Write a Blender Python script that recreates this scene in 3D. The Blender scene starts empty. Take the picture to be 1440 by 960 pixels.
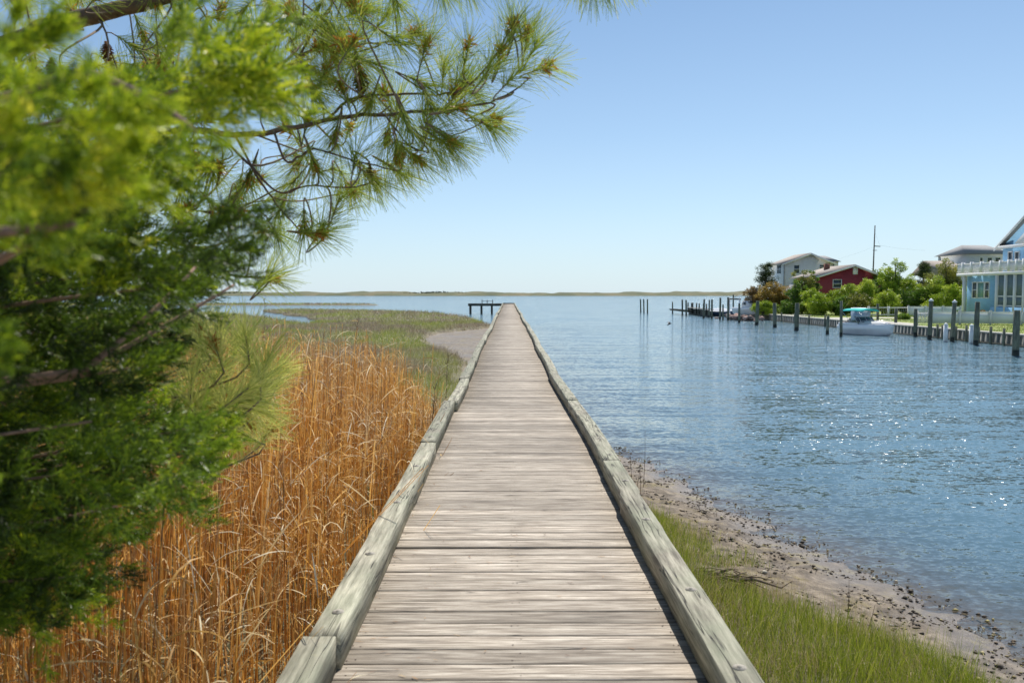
import bpy, math, random
import numpy as np
from mathutils import Vector, Matrix, Euler

R = math.radians
rng = np.random.default_rng(11)
random.seed(7)
SC = bpy.context.scene
COL = SC.collection

# ------------------------------------------------------------------ camera, sky, sun, exposure
F_PX, VPX, HORY = 1177.0, 715.0, 412.0
CAM = Vector((0.0, 0.0, 3.0))
PITCH = math.atan((480 - HORY) / F_PX)
YAW = math.atan((720 - VPX) / F_PX)
cam_d = bpy.data.cameras.new('camera')
cam_d.sensor_width = 36.0
cam_d.lens = F_PX / 1440 * 36.0
cam_d.clip_start = 0.05
cam_d.clip_end = 12000
cam_d.dof.use_dof = True
cam_d.dof.focus_distance = 11.0
cam_d.dof.aperture_fstop = 4.5
cam = bpy.data.objects.new('camera', cam_d)
COL.objects.link(cam)
cam.location = CAM
cam.rotation_euler = (R(90) - PITCH, 0, -YAW)
SC.camera = cam
CR = Euler(cam.rotation_euler).to_matrix()

SUN_EL, SUN_AZ = R(57), R(23)          # azimuth measured from +Y towards +X
w = bpy.data.worlds.new('World')
SC.world = w
w.use_nodes = True
nt = w.node_tree
bg = nt.nodes['Background']
sky = nt.nodes.new('ShaderNodeTexSky')
sky.sky_type = 'NISHITA'
sky.sun_disc = False
sky.sun_elevation = SUN_EL
sky.sun_rotation = SUN_AZ
sky.altitude = 300
sky.air_density = 0.7
sky.dust_density = 0.45
sky.ozone_density = 3.5
wb = nt.nodes.new('ShaderNodeMix')
wb.data_type = 'RGBA'
wb.blend_type = 'MULTIPLY'
wb.inputs[0].default_value = 1
wb.inputs[7].default_value = (.93, 1.05, 1.0, 1)
nt.links.new(sky.outputs[0], wb.inputs[6])
_tc = nt.nodes.new('ShaderNodeTexCoord')
_sx = nt.nodes.new('ShaderNodeSeparateXYZ')
nt.links.new(_tc.outputs['Generated'], _sx.inputs[0])
_hz = nt.nodes.new('ShaderNodeValToRGB')
_e = _hz.color_ramp.elements
_e[0].position, _e[0].color = 0.0, (.85, .85, .85, 1)
_e[1].position, _e[1].color = 1.0, (0, 0, 0, 1)
for _p, _c in ((.04, .70), (.10, .45), (.18, .26), (.33, .08), (.6, .0)):
    _n = _e.new(_p)
    _n.color = (_c, _c, _c, 1)
nt.links.new(_sx.outputs[2], _hz.inputs[0])
_hm = nt.nodes.new('ShaderNodeMix')
_hm.data_type = 'RGBA'
nt.links.new(_hz.outputs[0], _hm.inputs[0])
nt.links.new(wb.outputs[2], _hm.inputs[6])
_hm.inputs[7].default_value = (5.0, 5.85, 6.45, 1)
nt.links.new(_hm.outputs[2], bg.inputs[0])
bg.inputs[1].default_value = 0.12
sd = bpy.data.lights.new('sun', 'SUN')
sd.energy = 4.8
sd.angle = R(0.53)
sd.color = (1.0, 0.95, 0.87)
sun = bpy.data.objects.new('sun', sd)
COL.objects.link(sun)
S_DIR = Vector((math.sin(SUN_AZ) * math.cos(SUN_EL), math.cos(SUN_AZ) * math.cos(SUN_EL), math.sin(SUN_EL)))
sun.rotation_euler = S_DIR.to_track_quat('Z', 'Y').to_euler()
sun.location = (20, 20, 60)
SC.view_settings.view_transform = 'Standard'
SC.view_settings.look = 'None'
SC.view_settings.exposure = 0.20
SC.view_settings.gamma = 1.0
SC.render.engine = 'CYCLES'
SC.cycles.use_denoising = True
SC.cycles.max_bounces = 8
SC.cycles.transparent_max_bounces = 16
SC.cycles.sample_clamp_indirect = 4.0


def ray(px, py):
    return CR @ Vector(((px - 720) / F_PX, -(py - 480) / F_PX, -1.0))


def P(px, py, Y):
    r = ray(px, py)
    return CAM + r * (Y / r.y)


def G(px, py, z=0.0):
    r = ray(px, py)
    return CAM + r * ((z - CAM.z) / r.z)


# ------------------------------------------------------------------ mesh builder
LOCAL = set()


class MB:
    def __init__(s):
        s.v, s.q, s.a, s.n, s.poly, s.m, s.pm = [], [], [], 0, [], [], []

    def raw(s, verts, quads, rnd, mi=0):
        verts = np.asarray(verts, float).reshape(-1, 3)
        quads = np.asarray(quads, int).reshape(-1, 4)
        s.v.append(verts)
        s.q.append(quads + s.n)
        s.m.append(np.full(len(quads), mi))
        s.a.append(np.broadcast_to(np.asarray(rnd, float), (len(verts),)).copy())
        s.n += len(verts)

    def polys(s, verts, polys, rnd=0.5, mi=0):
        verts = np.asarray([tuple(v) for v in verts], float).reshape(-1, 3)
        s.v.append(verts)
        for p in polys:
            s.poly.append([i + s.n for i in p])
            s.pm.append(mi)
        s.a.append(np.full(len(verts), rnd))
        s.n += len(verts)

    def box(s, x0, x1, y0, y1, z0, z1, rnd=0.5, mi=0, M=None):
        vs = [(x0, y0, z0), (x1, y0, z0), (x1, y1, z0), (x0, y1, z0), (x0, y0, z1), (x1, y0, z1), (x1, y1, z1), (x0, y1, z1)]
        if M is not None:
            vs = [M @ Vector(v) for v in vs]
        s.polys(vs, [(3, 2, 1, 0), (4, 5, 6, 7), (0, 1, 5, 4), (1, 2, 6, 5), (2, 3, 7, 6), (3, 0, 4, 7)], rnd, mi)

    def bar(s, a, b, wd, ht, rnd=0.5, mi=0):
        a, b = Vector(a), Vector(b)
        d = (b - a)
        L = d.length
        d.normalize()
        up = Vector((0, 0, 1)) if abs(d.z) < 0.95 else Vector((0, 1, 0))
        x = d.cross(up).normalized()
        z = x.cross(d)
        M = Matrix((x, d, z)).transposed().to_4x4()
        M.translation = a
        s.box(-wd / 2, wd / 2, 0, L, -ht / 2, ht / 2, rnd, mi, M)

    def tube(s, pts, rad, sides=6, rnd=0.5, mi=0, cap=True):
        pts = [Vector(p) for p in pts]
        n = len(pts)
        if not hasattr(rad, '__len__'):
            rad = [rad] * n
        vs = []
        prev = None
        for i, p in enumerate(pts):
            t = (pts[min(i + 1, n - 1)] - pts[max(i - 1, 0)]).normalized()
            if prev is None:
                x = t.cross(Vector((0.3, 0.2, 1)) if abs(t.z) < .9 else Vector((1, 0, 0))).normalized()
            else:
                x = (prev - t * prev.dot(t)).normalized()
            prev = x
            y = t.cross(x)
            for k in range(sides):
                a = 2 * math.pi * k / sides
                vs.append(p + (x * math.cos(a) + y * math.sin(a)) * rad[i])
        ps = []
        for i in range(n - 1):
            for k in range(sides):
                k2 = (k + 1) % sides
                ps.append((i * sides + k, i * sides + k2, (i + 1) * sides + k2, (i + 1) * sides + k))
        if cap:
            ps.append(tuple(range(sides))[::-1])
            ps.append(tuple((n - 1) * sides + k for k in range(sides)))
        s.polys(vs, ps, rnd, mi)

    def build(s, name, mats, parent=None, smooth=False):
        me = bpy.data.meshes.new(name)
        V = np.concatenate(s.v) if s.v else np.zeros((0, 3))
        Q = np.concatenate(s.q) if s.q else np.zeros((0, 4), int)
        pl = [len(p) for p in s.poly]
        loops = np.concatenate([Q.reshape(-1), np.array([i for p in s.poly for i in p], int)]).astype(np.int32)
        sizes = np.concatenate([np.full(len(Q), 4), np.array(pl, int)]).astype(np.int32)
        starts = np.concatenate([[0], np.cumsum(sizes)[:-1]]).astype(np.int32) if len(sizes) else sizes
        me.vertices.add(len(V))
        me.vertices.foreach_set('co', V.astype(np.float32).reshape(-1))
        me.loops.add(len(loops))
        me.loops.foreach_set('vertex_index', loops)
        me.polygons.add(len(sizes))
        me.polygons.foreach_set('loop_start', starts)
        me.polygons.foreach_set('loop_total', sizes)
        mi = np.concatenate([np.concatenate(s.m) if s.m else np.zeros(0, int), np.array(s.pm, int)]).astype(np.int32)
        if not isinstance(mats, (list, tuple)):
            mats = [mats]
        for m in mats:
            me.materials.append(m)
        me.polygons.foreach_set('material_index', mi)
        me.update(calc_edges=True)
        if smooth:
            me.polygons.foreach_set('use_smooth', np.ones(len(sizes), bool))
        at = me.attributes.new('rnd', 'FLOAT', 'POINT')
        at.data.foreach_set('value', np.concatenate(s.a).astype(np.float32))
        me.validate()
        o = bpy.data.objects.new(name, me)
        COL.objects.link(o)
        if parent is not None:
            o.parent = parent
            o.matrix_parent_inverse = Matrix.Identity(4)
            # parts are modelled in world space: shift to the parent's base
            if parent.name not in LOCAL:
                o.location = -parent.location
        return o


def norm(a):
    return a / np.maximum(np.linalg.norm(a, axis=-1, keepdims=True), 1e-9)


def ribbons(mb, B, D, L, W, droop=0.0, segs=2, rnd=0.5, prof='blade', side=None, mi=0):
    B = np.asarray(B, float)
    N = len(B)
    D = norm(np.asarray(D, float))
    L = np.broadcast_to(L, (N,)).astype(float)
    W = np.broadcast_to(W, (N,)).astype(float)
    droop = np.broadcast_to(droop, (N,)).astype(float)
    if side is None:
        side = norm(np.cross(D, rng.normal(size=(N, 3))))
    pf = {'blade': lambda t: 1 - 0.85 * t, 'leaf': lambda t: 0.25 + 0.9 * math.sin(math.pi * min(1, t * .85 + .1)),
          'stalk': lambda t: 1 - 0.5 * t, 'needle': lambda t: 1 - 0.5 * t}[prof]
    vs = np.zeros((N, (segs + 1) * 2, 3))
    p = B.copy()
    d = D.copy()
    for k in range(segs + 1):
        h = (W * pf(k / segs) / 2)[:, None]
        vs[:, 2 * k] = p - side * h
        vs[:, 2 * k + 1] = p + side * h
        d = norm(d + (droop / segs)[:, None] * np.array([0, 0, -1.0]))
        p = p + d * (L / segs)[:, None]
    base = (np.arange(N) * (segs + 1) * 2)[:, None, None]
    fq = np.array([[2 * k, 2 * k + 1, 2 * k + 3, 2 * k + 2] for k in range(segs)])[None]
    r = np.broadcast_to(rnd, (N,))
    mb.raw(vs.reshape(-1, 3), (base + fq).reshape(-1, 4), np.repeat(r, (segs + 1) * 2), mi)


# ------------------------------------------------------------------ materials
def nodes(m):
    return m.node_tree.nodes, m.node_tree.links


def new_mat(name):
    m = bpy.data.materials.new(name)
    m.use_nodes = True
    return m, m.node_tree.nodes, m.node_tree.links, m.node_tree.nodes['Principled BSDF']


def c4(c):
    return (c[0], c[1], c[2], 1)


def ramp(N, stops):
    r = N.new('ShaderNodeValToRGB')
    e = r.color_ramp.elements
    e[0].position, e[0].color = stops[0][0], c4(stops[0][1])
    e[1].position, e[1].color = stops[-1][0], c4(stops[-1][1])
    for p, c in stops[1:-1]:
        x = e.new(p)
        x.color = c4(c)
    return r


def coords(N, Lk, scale=(1, 1, 1), rnd_off=0.0, kind='Object'):
    tc = N.new('ShaderNodeTexCoord')
    mp = N.new('ShaderNodeMapping')
    mp.inputs['Scale'].default_value = scale
    Lk.new(tc.outputs[kind], mp.inputs[0])
    if rnd_off:
        at = N.new('ShaderNodeAttribute')
        at.attribute_name = 'rnd'
        mu = N.new('ShaderNodeVectorMath')
        mu.operation = 'SCALE'
        mu.inputs[0].default_value = (rnd_off, rnd_off * .7, rnd_off * 1.3)
        Lk.new(at.outputs['Fac'], mu.inputs['Scale'])
        ad = N.new('ShaderNodeVectorMath')
        Lk.new(mp.outputs[0], ad.inputs[0])
        Lk.new(mu.outputs[0], ad.inputs[1])
        return ad.outputs[0]
    return mp.outputs[0]


def noise(N, Lk, vec, scale, detail=4, rough=.55):
    n = N.new('ShaderNodeTexNoise')
    n.inputs['Scale'].default_value = scale
    n.inputs['Detail'].default_value = detail
    n.inputs['Roughness'].default_value = rough
    Lk.new(vec, n.inputs['Vector'])
    return n.outputs['Fac']


def mixc(N, Lk, fac, a, b, mode='MIX'):
    m = N.new('ShaderNodeMix')
    m.data_type = 'RGBA'
    m.blend_type = mode
    for s, i in ((fac, 0), (a, 6), (b, 7)):
        if isinstance(s, (int, float)):
            m.inputs[i].default_value = s
        elif isinstance(s, (tuple, list)):
            m.inputs[i].default_value = c4(s)
        else:
            Lk.new(s, m.inputs[i])
    return m.outputs[2]


def maprange(N, Lk, v, a, b, c=0.0, d=1.0):
    m = N.new('ShaderNodeMapRange')
    Lk.new(v, m.inputs[0])
    for i, x in enumerate((a, b, c, d)):
        m.inputs[i + 1].default_value = x
    return m.outputs[0]


def mathn(N, Lk, op, a, b=None):
    m = N.new('ShaderNodeMath')
    m.operation = op
    for i, s in enumerate((a, b)):
        if s is None:
            continue
        if isinstance(s, (int, float)):
            m.inputs[i].default_value = s
        else:
            Lk.new(s, m.inputs[i])
    return m.outputs[0]


def bump(N, Lk, B, h, strength, dist):
    b = N.new('ShaderNodeBump')
    b.inputs['Strength'].default_value = strength
    b.inputs['Distance'].default_value = dist
    Lk.new(h, b.inputs['Height'])
    Lk.new(b.outputs[0], B.inputs['Normal'])
    return b


def simple(name, col, rough=.6, vary=.15, scale=3.0, metallic=0.0, bmp=0.0, spec=.4):
    m, N, Lk, B = new_mat(name)
    v = coords(N, Lk)
    n = noise(N, Lk, v, scale, 5, .6)
    r = ramp(N, [(.3, [c * (1 - vary) for c in col]), (.7, [min(1, c * (1 + vary)) for c in col])])
    Lk.new(n, r.inputs[0])
    Lk.new(r.outputs[0], B.inputs['Base Color'])
    B.inputs['Roughness'].default_value = rough
    B.inputs['Metallic'].default_value = metallic
    B.inputs['Specular IOR Level'].default_value = spec
    if bmp:
        bump(N, Lk, B, n, .6, bmp)
    return m


def foliage(name, stops, trans=.4, tcol=None, patch=None, rough=.45, spec=.4):
    """leaf material: colour by each leaf's own random value, light passing through."""
    m, N, Lk, B = new_mat(name)
    at = N.new('ShaderNodeAttribute')
    at.attribute_name = 'rnd'
    r = ramp(N, stops)
    Lk.new(at.outputs['Fac'], r.inputs[0])
    col = r.outputs[0]
    if patch:
        pc, sc, lo, hi = patch
        n = noise(N, Lk, coords(N, Lk, (1, .45, 1)), sc, 4, .6)
        r2 = ramp(N, pc)
        Lk.new(at.outputs['Fac'], r2.inputs[0])
        col = mixc(N, Lk, maprange(N, Lk, n, lo, hi), col, r2.outputs[0])
    Lk.new(col, B.inputs['Base Color'])
    B.inputs['Roughness'].default_value = rough
    B.inputs['Specular IOR Level'].default_value = spec
    tr = N.new('ShaderNodeBsdfTranslucent')
    if tcol:
        Lk.new(mixc(N, Lk, 1.0, col, tcol, 'MULTIPLY'), tr.inputs[0])
    else:
        Lk.new(col, tr.inputs[0])
    mx = N.new('ShaderNodeMixShader')
    mx.inputs[0].default_value = trans
    Lk.new(B.outputs[0], mx.inputs[1])
    Lk.new(tr.outputs[0], mx.inputs[2])
    Lk.new(mx.outputs[0], N['Material Output'].inputs[0])
    return m


def wood(name, dark, mid, light, gscale, green=0.0, cracks=0.5, along='x'):
    """weathered timber: long grain streaks, checks, lichen tint; grain offset per piece."""
    m, N, Lk, B = new_mat(name)
    sc = (2.2, 34, 34) if along == 'x' else ((34, 2.2, 34) if along == 'y' else (34, 34, 2.2))
    sb = (1.0, 6, 6) if along == 'x' else ((6, 1.0, 6) if along == 'y' else (5, 5, .5))
    v1 = coords(N, Lk, [s * gscale for s in sc], 37)
    v2 = coords(N, Lk, [s * gscale for s in sb], 91)
    n1 = noise(N, Lk, v1, 1.6, 8, .68)
    n2 = noise(N, Lk, v2, 1.0, 5, .6)
    r = ramp(N, [(.35, dark), (.5, mid), (.65, light)])
    Lk.new(n1, r.inputs[0])
    # streaks of grey, tone of each piece
    at = N.new('ShaderNodeAttribute')
    at.attribute_name = 'rnd'
    tone = maprange(N, Lk, at.outputs['Fac'], 0, 1, .70, 1.16)
    col = mixc(N, Lk, maprange(N, Lk, n2, .42, .68, 0, .55), r.outputs[0], [c * .62 for c in mid])
    tm = N.new('ShaderNodeVectorMath')
    tm.operation = 'SCALE'
    Lk.new(col, tm.inputs[0])
    Lk.new(tone, tm.inputs['Scale'])
    col = tm.outputs[0]
    # knots
    vk = coords(N, Lk, (2.2, 7, 7) if along == 'x' else ((7, 2.2, 7) if along == 'y' else (7, 7, 2.2)), 53)
    vo = N.new('ShaderNodeTexVoronoi')
    vo.inputs['Scale'].default_value = 1.0
    Lk.new(vk, vo.inputs['Vector'])
    kn = maprange(N, Lk, vo.outputs['Distance'], .05, .12, 1, 0)
    col = mixc(N, Lk, mathn(N, Lk, 'MULTIPLY', kn, .55), col, [c * .35 for c in mid])
    if green:
        ng = noise(N, Lk, coords(N, Lk, (1, 1, 1), 11), 2.2, 5, .65)
        col = mixc(N, Lk, maprange(N, Lk, ng, .35, .62, 0, green), col, (.29, .335, .22))
        ny = noise(N, Lk, coords(N, Lk, (1, 1, 1), 17), 7, 5, .7)
        col = mixc(N, Lk, maprange(N, Lk, ny, .62, .75, 0, green * .7), col, (.50, .46, .24))
    nst = noise(N, Lk, coords(N, Lk, (1, 1, 1)), 1.1, 5, .65)
    col = mixc(N, Lk, maprange(N, Lk, nst, .50, .70, 0, .42), col, [c * .5 for c in mid])
    # checks
    nc = noise(N, Lk, coords(N, Lk, [s * .55 for s in ((1.0, 26, 26) if along == 'x' else ((26, 1.0, 26) if along == 'y' else (26, 26, 1.0)))], 71), 1.0, 3, .5)
    ck = maprange(N, Lk, mathn(N, Lk, 'ABSOLUTE', mathn(N, Lk, 'SUBTRACT', nc, .5)), 0, .017, 1, 0)
    nm = noise(N, Lk, coords(N, Lk, (1.2, 1.2, 1.2), 29), 1.3, 2, .5)
    ck = mathn(N, Lk, 'MULTIPLY', ck, maprange(N, Lk, nm, .43, .52, 0, cracks))
    col = mixc(N, Lk, ck, col, (.03, .028, .025))
    Lk.new(col, B.inputs['Base Color'])
    B.inputs['Roughness'].default_value = .78
    B.inputs['Specular IOR Level'].default_value = .25
    hh = mathn(N, Lk, 'SUBTRACT', n1, mathn(N, Lk, 'MULTIPLY', ck, 1.5))
    bump(N, Lk, B, hh, .7, .004)
    return m


M = {}
M['deck'] = wood('weathered_deck_board', (.20, .165, .128), (.42, .358, .29), (.70, .63, .53), 1.0, 0, .6, 'x')
M['curb'] = wood('weathered_curb_timber', (.15, .133, .10), (.37, .34, .265), (.61, .565, .44), .8, .36, 1.0, 'y')
M['pile'] = wood('weathered_piling', (.05, .055, .045), (.13, .135, .105), (.26, .25, .20), .5, .35, .8, 'z')
M['bulk'] = wood('bulkhead_plank', (.15, .15, .14), (.34, .33, .30), (.52, .50, .46), .4, .1, .4, 'z')
M['bulkdark'] = wood('dark_timber', (.03, .03, .028), (.075, .075, .065), (.14, .135, .115), .4, .15, .4, 'z')
M['steel'] = simple('galvanised_washer', (.34, .31, .26), .85, .35, 60, .0)
M['white'] = simple('white_paint', (.78, .78, .77), .45, .04, 2)
M['vinyl'] = simple('white_vinyl', (.76, .79, .82), .5, .04, 2)
M['gel'] = simple('boat_gelcoat', (.84, .84, .84), .25, .04, 2, spec=.5)
M['gelblue'] = simple('blue_graphic', (.10, .22, .52), .3, .1, 4)
M['teal'] = simple('teal_canvas', (.015, .50, .46), .8, .1, 6)
M['glass'] = simple('window_glass', (.05, .065, .075), .08, .3, 2, spec=.8)
M['glassgreen'] = simple('green_tinted_window', (.16, .34, .30), .15, .15, 2, spec=.8)
M['dark'] = simple('dark_rubber', (.03, .03, .03), .6, .2, 8)
M['chrome'] = simple('stainless_tube', (.6, .6, .6), .3, .1, 8, .8)
M['bark'] = simple('pine_bark', (.16, .105, .075), .9, .45, 28, bmp=.006)
M['twig'] = simple('pine_twig', (.235, .17, .115), .85, .35, 60)
M['jbark'] = simple('juniper_bark', (.30, .19, .14), .9, .35, 40, bmp=.002)
M['treebark'] = simple('tree_bark', (.12, .10, .08), .9, .35, 8)
M['concrete'] = simple('pale_concrete', (.46, .44, .40), .8, .12, 4)
M['bird'] = simple('dark_feathers', (.035, .03, .03), .6, .2, 20)


def siding(name, col, pitch=.2):
    m, N, Lk, B = new_mat(name)
    tc = N.new('ShaderNodeTexCoord')
    sp = N.new('ShaderNodeSeparateXYZ')
    Lk.new(tc.outputs['Object'], sp.inputs[0])
    f = mathn(N, Lk, 'FRACT', mathn(N, Lk, 'DIVIDE', sp.outputs[2], pitch))
    n = noise(N, Lk, coords(N, Lk, (.4, .4, 3)), 3, 4)
    r = ramp(N, [(.3, [c * .9 for c in col]), (.7, [min(1, c * 1.06) for c in col])])
    Lk.new(n, r.inputs[0])
    Lk.new(r.outputs[0], B.inputs['Base Color'])
    B.inputs['Roughness'].default_value = .6
    bump(N, Lk, B, f, 1.0, .03)
    return m


def shingle(name, col):
    m, N, Lk, B = new_mat(name)
    n = noise(N, Lk, coords(N, Lk, (3, 3, 8)), 4, 6, .7)
    r = ramp(N, [(.3, [c * .7 for c in col]), (.7, [c * 1.25 for c in col])])
    Lk.new(n, r.inputs[0])
    Lk.new(r.outputs[0], B.inputs['Base Color'])
    B.inputs['Roughness'].default_value = .9
    return m


M['sid_blue'] = siding('blue_siding', (.28, .54, .80))
M['sid_red'] = siding('red_siding', (.30, .035, .045))
M['sid_white'] = siding('off_white_siding', (.80, .78, .73))
M['sid_grey'] = siding('pale_grey_shingles', (.70, .71, .72))
M['roof_grey'] = shingle('grey_shingle_roof', (.33, .325, .32))
M['roof_tan'] = shingle('tan_shingle_roof', (.36, .31, .27))

# ------------------------------------------------------------------ tagging
def tag(o, label=None, cat=None, group=None, kind=None):
    if label:
        assert 4 <= len(label.split()) <= 16, label
        o['label'] = label
    if cat:
        o['category'] = cat
    if group:
        o['group'] = group
    if kind:
        o['kind'] = kind
    return o


def empty(name, loc=(0, 0, 0), label=None, cat=None, group=None):
    o = bpy.data.objects.new(name, None)
    o.empty_display_size = .2
    COL.objects.link(o)
    o.location = loc
    return tag(o, label, cat, group)


def copy_thing(root, loc, rot=None, label=None):
    c = root.copy()
    COL.objects.link(c)
    c.location = loc
    if rot is not None:
        c.rotation_euler = rot
    if label:
        c['label'] = label
    for ch in list(root.children):
        d = ch.copy()
        COL.objects.link(d)
        d.parent = c
        for g in list(ch.children):
            e = g.copy()
            COL.objects.link(e)
            e.parent = d
    return c


# ------------------------------------------------------------------ terrain
def seg_dist(px, py, poly):
    x, y = px, py
    d = np.full(x.shape, 1e9)
    inside = np.zeros(x.shape, bool)
    n = len(poly)
    for i in range(n):
        ax, ay = poly[i]
        bx, by = poly[(i + 1) % n]
        ex, ey = bx - ax, by - ay
        t = np.clip(((x - ax) * ex + (y - ay) * ey) / (ex * ex + ey * ey + 1e-12), 0, 1)
        d = np.minimum(d, np.hypot(x - ax - t * ex, y - ay - t * ey))
        if ay != by:
            c = ((ay > y) != (by > y)) & (x < (bx - ax) * (y - ay) / (by - ay) + ax)
            inside ^= c
    return np.where(inside, d, -d)


def vnoise(x, y, s, seed=0):
    x, y = x * s, y * s
    xi, yi = np.floor(x).astype(int), np.floor(y).astype(int)
    fx, fy = x - xi, y - yi
    fx, fy = fx * fx * (3 - 2 * fx), fy * fy * (3 - 2 * fy)

    def h(a, b):
        v = np.sin(a * 127.1 + b * 311.7 + seed * 74.7) * 43758.5453
        return v - np.floor(v)
    return (h(xi, yi) * (1 - fx) + h(xi + 1, yi) * fx) * (1 - fy) + (h(xi, yi + 1) * (1 - fx) + h(xi + 1, yi + 1) * fx) * fy


BANK = [(9, -40), (6.6, -4), (5.25, 2.8), (4.32, 6.9), (3.75, 8.8), (3.1, 11.2), (2.5, 13.6), (2.0, 15.9), (1.3, 20), (.4, 25), (-.4, 29), (-1.5, 31), (-14, 33), (-60, 45), (-300, 60), (-300, -40)]
MARSH = [(-1.35, 20), (-1.45, 27), (-1.9, 33), (-2.8, 40), (-4.5, 46), (-5.6, 54), (-4.9, 61), (-3.2, 65), (-1.5, 69), (-1.3, 73), (-3.0, 84), (-4.8, 97), (-9.5, 116), (-16, 128), (-26, 138), (-37, 142),
         (-40, 137), (-34, 122), (-27.5, 108), (-22.5, 96), (-19.3, 86), (-18.0, 76), (-18.6, 75), (-23, 86), (-31, 103), (-42, 118), (-55, 126), (-90, 132), (-300, 140), (-300, 30), (-20, 12), (-3, 12)]
MUD = [(1.2, 22), (.6, 30), (.4, 40), (.2, 50), (-.2, 60), (-.5, 74), (-7, 74), (-9, 40), (-3, 20)]
SPIT = [(-31, 207), (-36, 203), (-60, 201), (-90, 203), (-98, 205), (-104, 203), (-220, 196), (-400, 200), (-400, 216), (-200, 214), (-90, 214), (-40, 212)]
EAST = [(28.9, 6), (28.9, 92), (28.2, 96), (29.2, 102), (35, 115), (42, 138), (46, 158), (58, 185), (400, 215), (700, 215), (700, 6)]


def height(x, y):
    wig = (vnoise(x, y, .9, 1) - .5) * .5 + (vnoise(x, y, 3.1, 2) - .5) * .22
    h = np.full(np.shape(x), -1.3)
    dA = seg_dist(x, y, BANK) + wig
    a = np.where(dA > 0, np.minimum(.14 * dA, .42 + .02 * dA), .12 * dA)
    h = np.maximum(h, np.clip(a, -1.3, .6) + (vnoise(x, y, 5, 3) - .5) * .05 * (dA > -.3))
    dB = seg_dist(x, y, MARSH) + wig * 1.6 + (vnoise(x, y, .23, 9) - .5) * 1.4 * np.clip((y - 60) / 40, 0, 1)
    h = np.maximum(h, np.clip(dB * 1.3, -1.3, .26) + (vnoise(x, y, 1.3, 4) - .5) * .1 * (dB > 0))
    dC = seg_dist(x, y, MUD) + wig
    h = np.maximum(h, np.clip(dC * .07, -1.3, .07) + (vnoise(x, y, 1.1, 5) - .5) * .05 * (dC > -.5))
    dD = seg_dist(x, y, SPIT) + wig * 3
    h = np.maximum(h, np.clip(dD * .3, -1.3, .28))
    dE = seg_dist(x, y, EAST)
    h = np.maximum(h, np.where(dE > 0, .45 + .25 * np.clip(dE / 1.0, 0, 1), np.clip(dE * 1.5 + .3, -1.3, .3)))
    return h, dA, dB, dC, dD, dE


def axis(parts):
    out = [parts[0][0]]
    for a, b, st in parts:
        n = max(1, int(round((b - a) / st)))
        out += list(np.linspace(a, b, n + 1)[1:])
    return np.array(out)


def grid_mesh(name, xs, ys, Z, attrs, mat, zfun=None):
    X, Y = np.meshgrid(xs, ys)
    V = np.stack([X, Y, Z], -1).reshape(-1, 3)
    nx, ny = len(xs), len(ys)
    i = (np.arange(ny - 1)[:, None] * nx + np.arange(nx - 1)[None]).reshape(-1)
    Q = np.stack([i, i + 1, i + nx + 1, i + nx], -1)
    mb = MB()
    mb.raw(V, Q, .5)
    o = mb.build(name, mat, smooth=True)
    for k, a in attrs.items():
        at = o.data.attributes.new(k, 'FLOAT', 'POINT')
        at.data.foreach_set('value', a.reshape(-1).astype(np.float32))
    return o


xs = axis([(-3000, -400, 400), (-400, -60, 12), (-60, -15, .8), (-15, -4, .25), (-4, 8, .09), (8, 27, .8), (27, 30, .15), (30, 60, 1.5), (60, 700, 30), (700, 3000, 400)])
ys = axis([(-60, -10, 5), (-10, 2, .5), (2, 22, .1), (22, 75, .35), (75, 145, .8), (145, 230, 1.8), (230, 700, 60), (700, 6000, 700)])
GX, GY = np.meshgrid(xs, ys)
H, dA, dB, dC, dD, dE = height(GX, GY)


def terrain_mat():
    m, N, Lk, B = new_mat('shore_ground')
    v = coords(N, Lk)

    def A(n):
        a = N.new('ShaderNodeAttribute')
        a.attribute_name = n
        return a.outputs['Fac']
    n1 = noise(N, Lk, v, 6, 8, .7)
    n2 = noise(N, Lk, v, 34, 5, .7)
    n3 = noise(N, Lk, v, .5, 4, .6)
    mud = ramp(N, [(.36, (.06, .045, .03)), (.5, (.165, .128, .088)), (.64, (.31, .25, .18))])
    Lk.new(n1, mud.inputs[0])
    sp = maprange(N, Lk, n2, .60, .68, 0, .7)
    col = mixc(N, Lk, sp, mud.outputs[0], (.10, .075, .05))
    sp2 = maprange(N, Lk, n2, .26, .33, .55, 0)
    col = mixc(N, Lk, sp2, col, (.52, .47, .40))
    # wet band close to the water level
    ge = N.new('ShaderNodeNewGeometry')
    sx = N.new('ShaderNodeSeparateXYZ')
    Lk.new(ge.outputs['Position'], sx.inputs[0])
    wet = maprange(N, Lk, sx.outputs[2], .02, .12, 1, 0)
    col = mixc(N, Lk, mathn(N, Lk, 'MULTIPLY', wet, .74), col, (.125, .10, .085))
    marsh = ramp(N, [(.35, (.10, .085, .055)), (.65, (.20, .19, .09))])
    Lk.new(n1, marsh.inputs[0])
    na = noise(N, Lk, coords(N, Lk, (1, 1, 1)), 2.3, 5, .7)
    col = mixc(N, Lk, maprange(N, Lk, na, .54, .66, 0, .6), col, (.25, .20, .06))
    col = mixc(N, Lk, A('marsh'), col, marsh.outputs[0])
    lawn = ramp(N, [(.35, (.15, .22, .035)), (.55, (.27, .33, .06)), (.7, (.38, .33, .14))])
    Lk.new(n3, lawn.inputs[0])
    col = mixc(N, Lk, A('lawn'), col, lawn.outputs[0])
    Lk.new(col, B.inputs['Base Color'])
    Lk.new(maprange(N, Lk, wet, 0, 1, .85, .38), B.inputs['Roughness'])
    bump(N, Lk, B, mathn(N, Lk, 'ADD', n1, mathn(N, Lk, 'MULTIPLY', n2, .35)), .8, .035)
    return m


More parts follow.
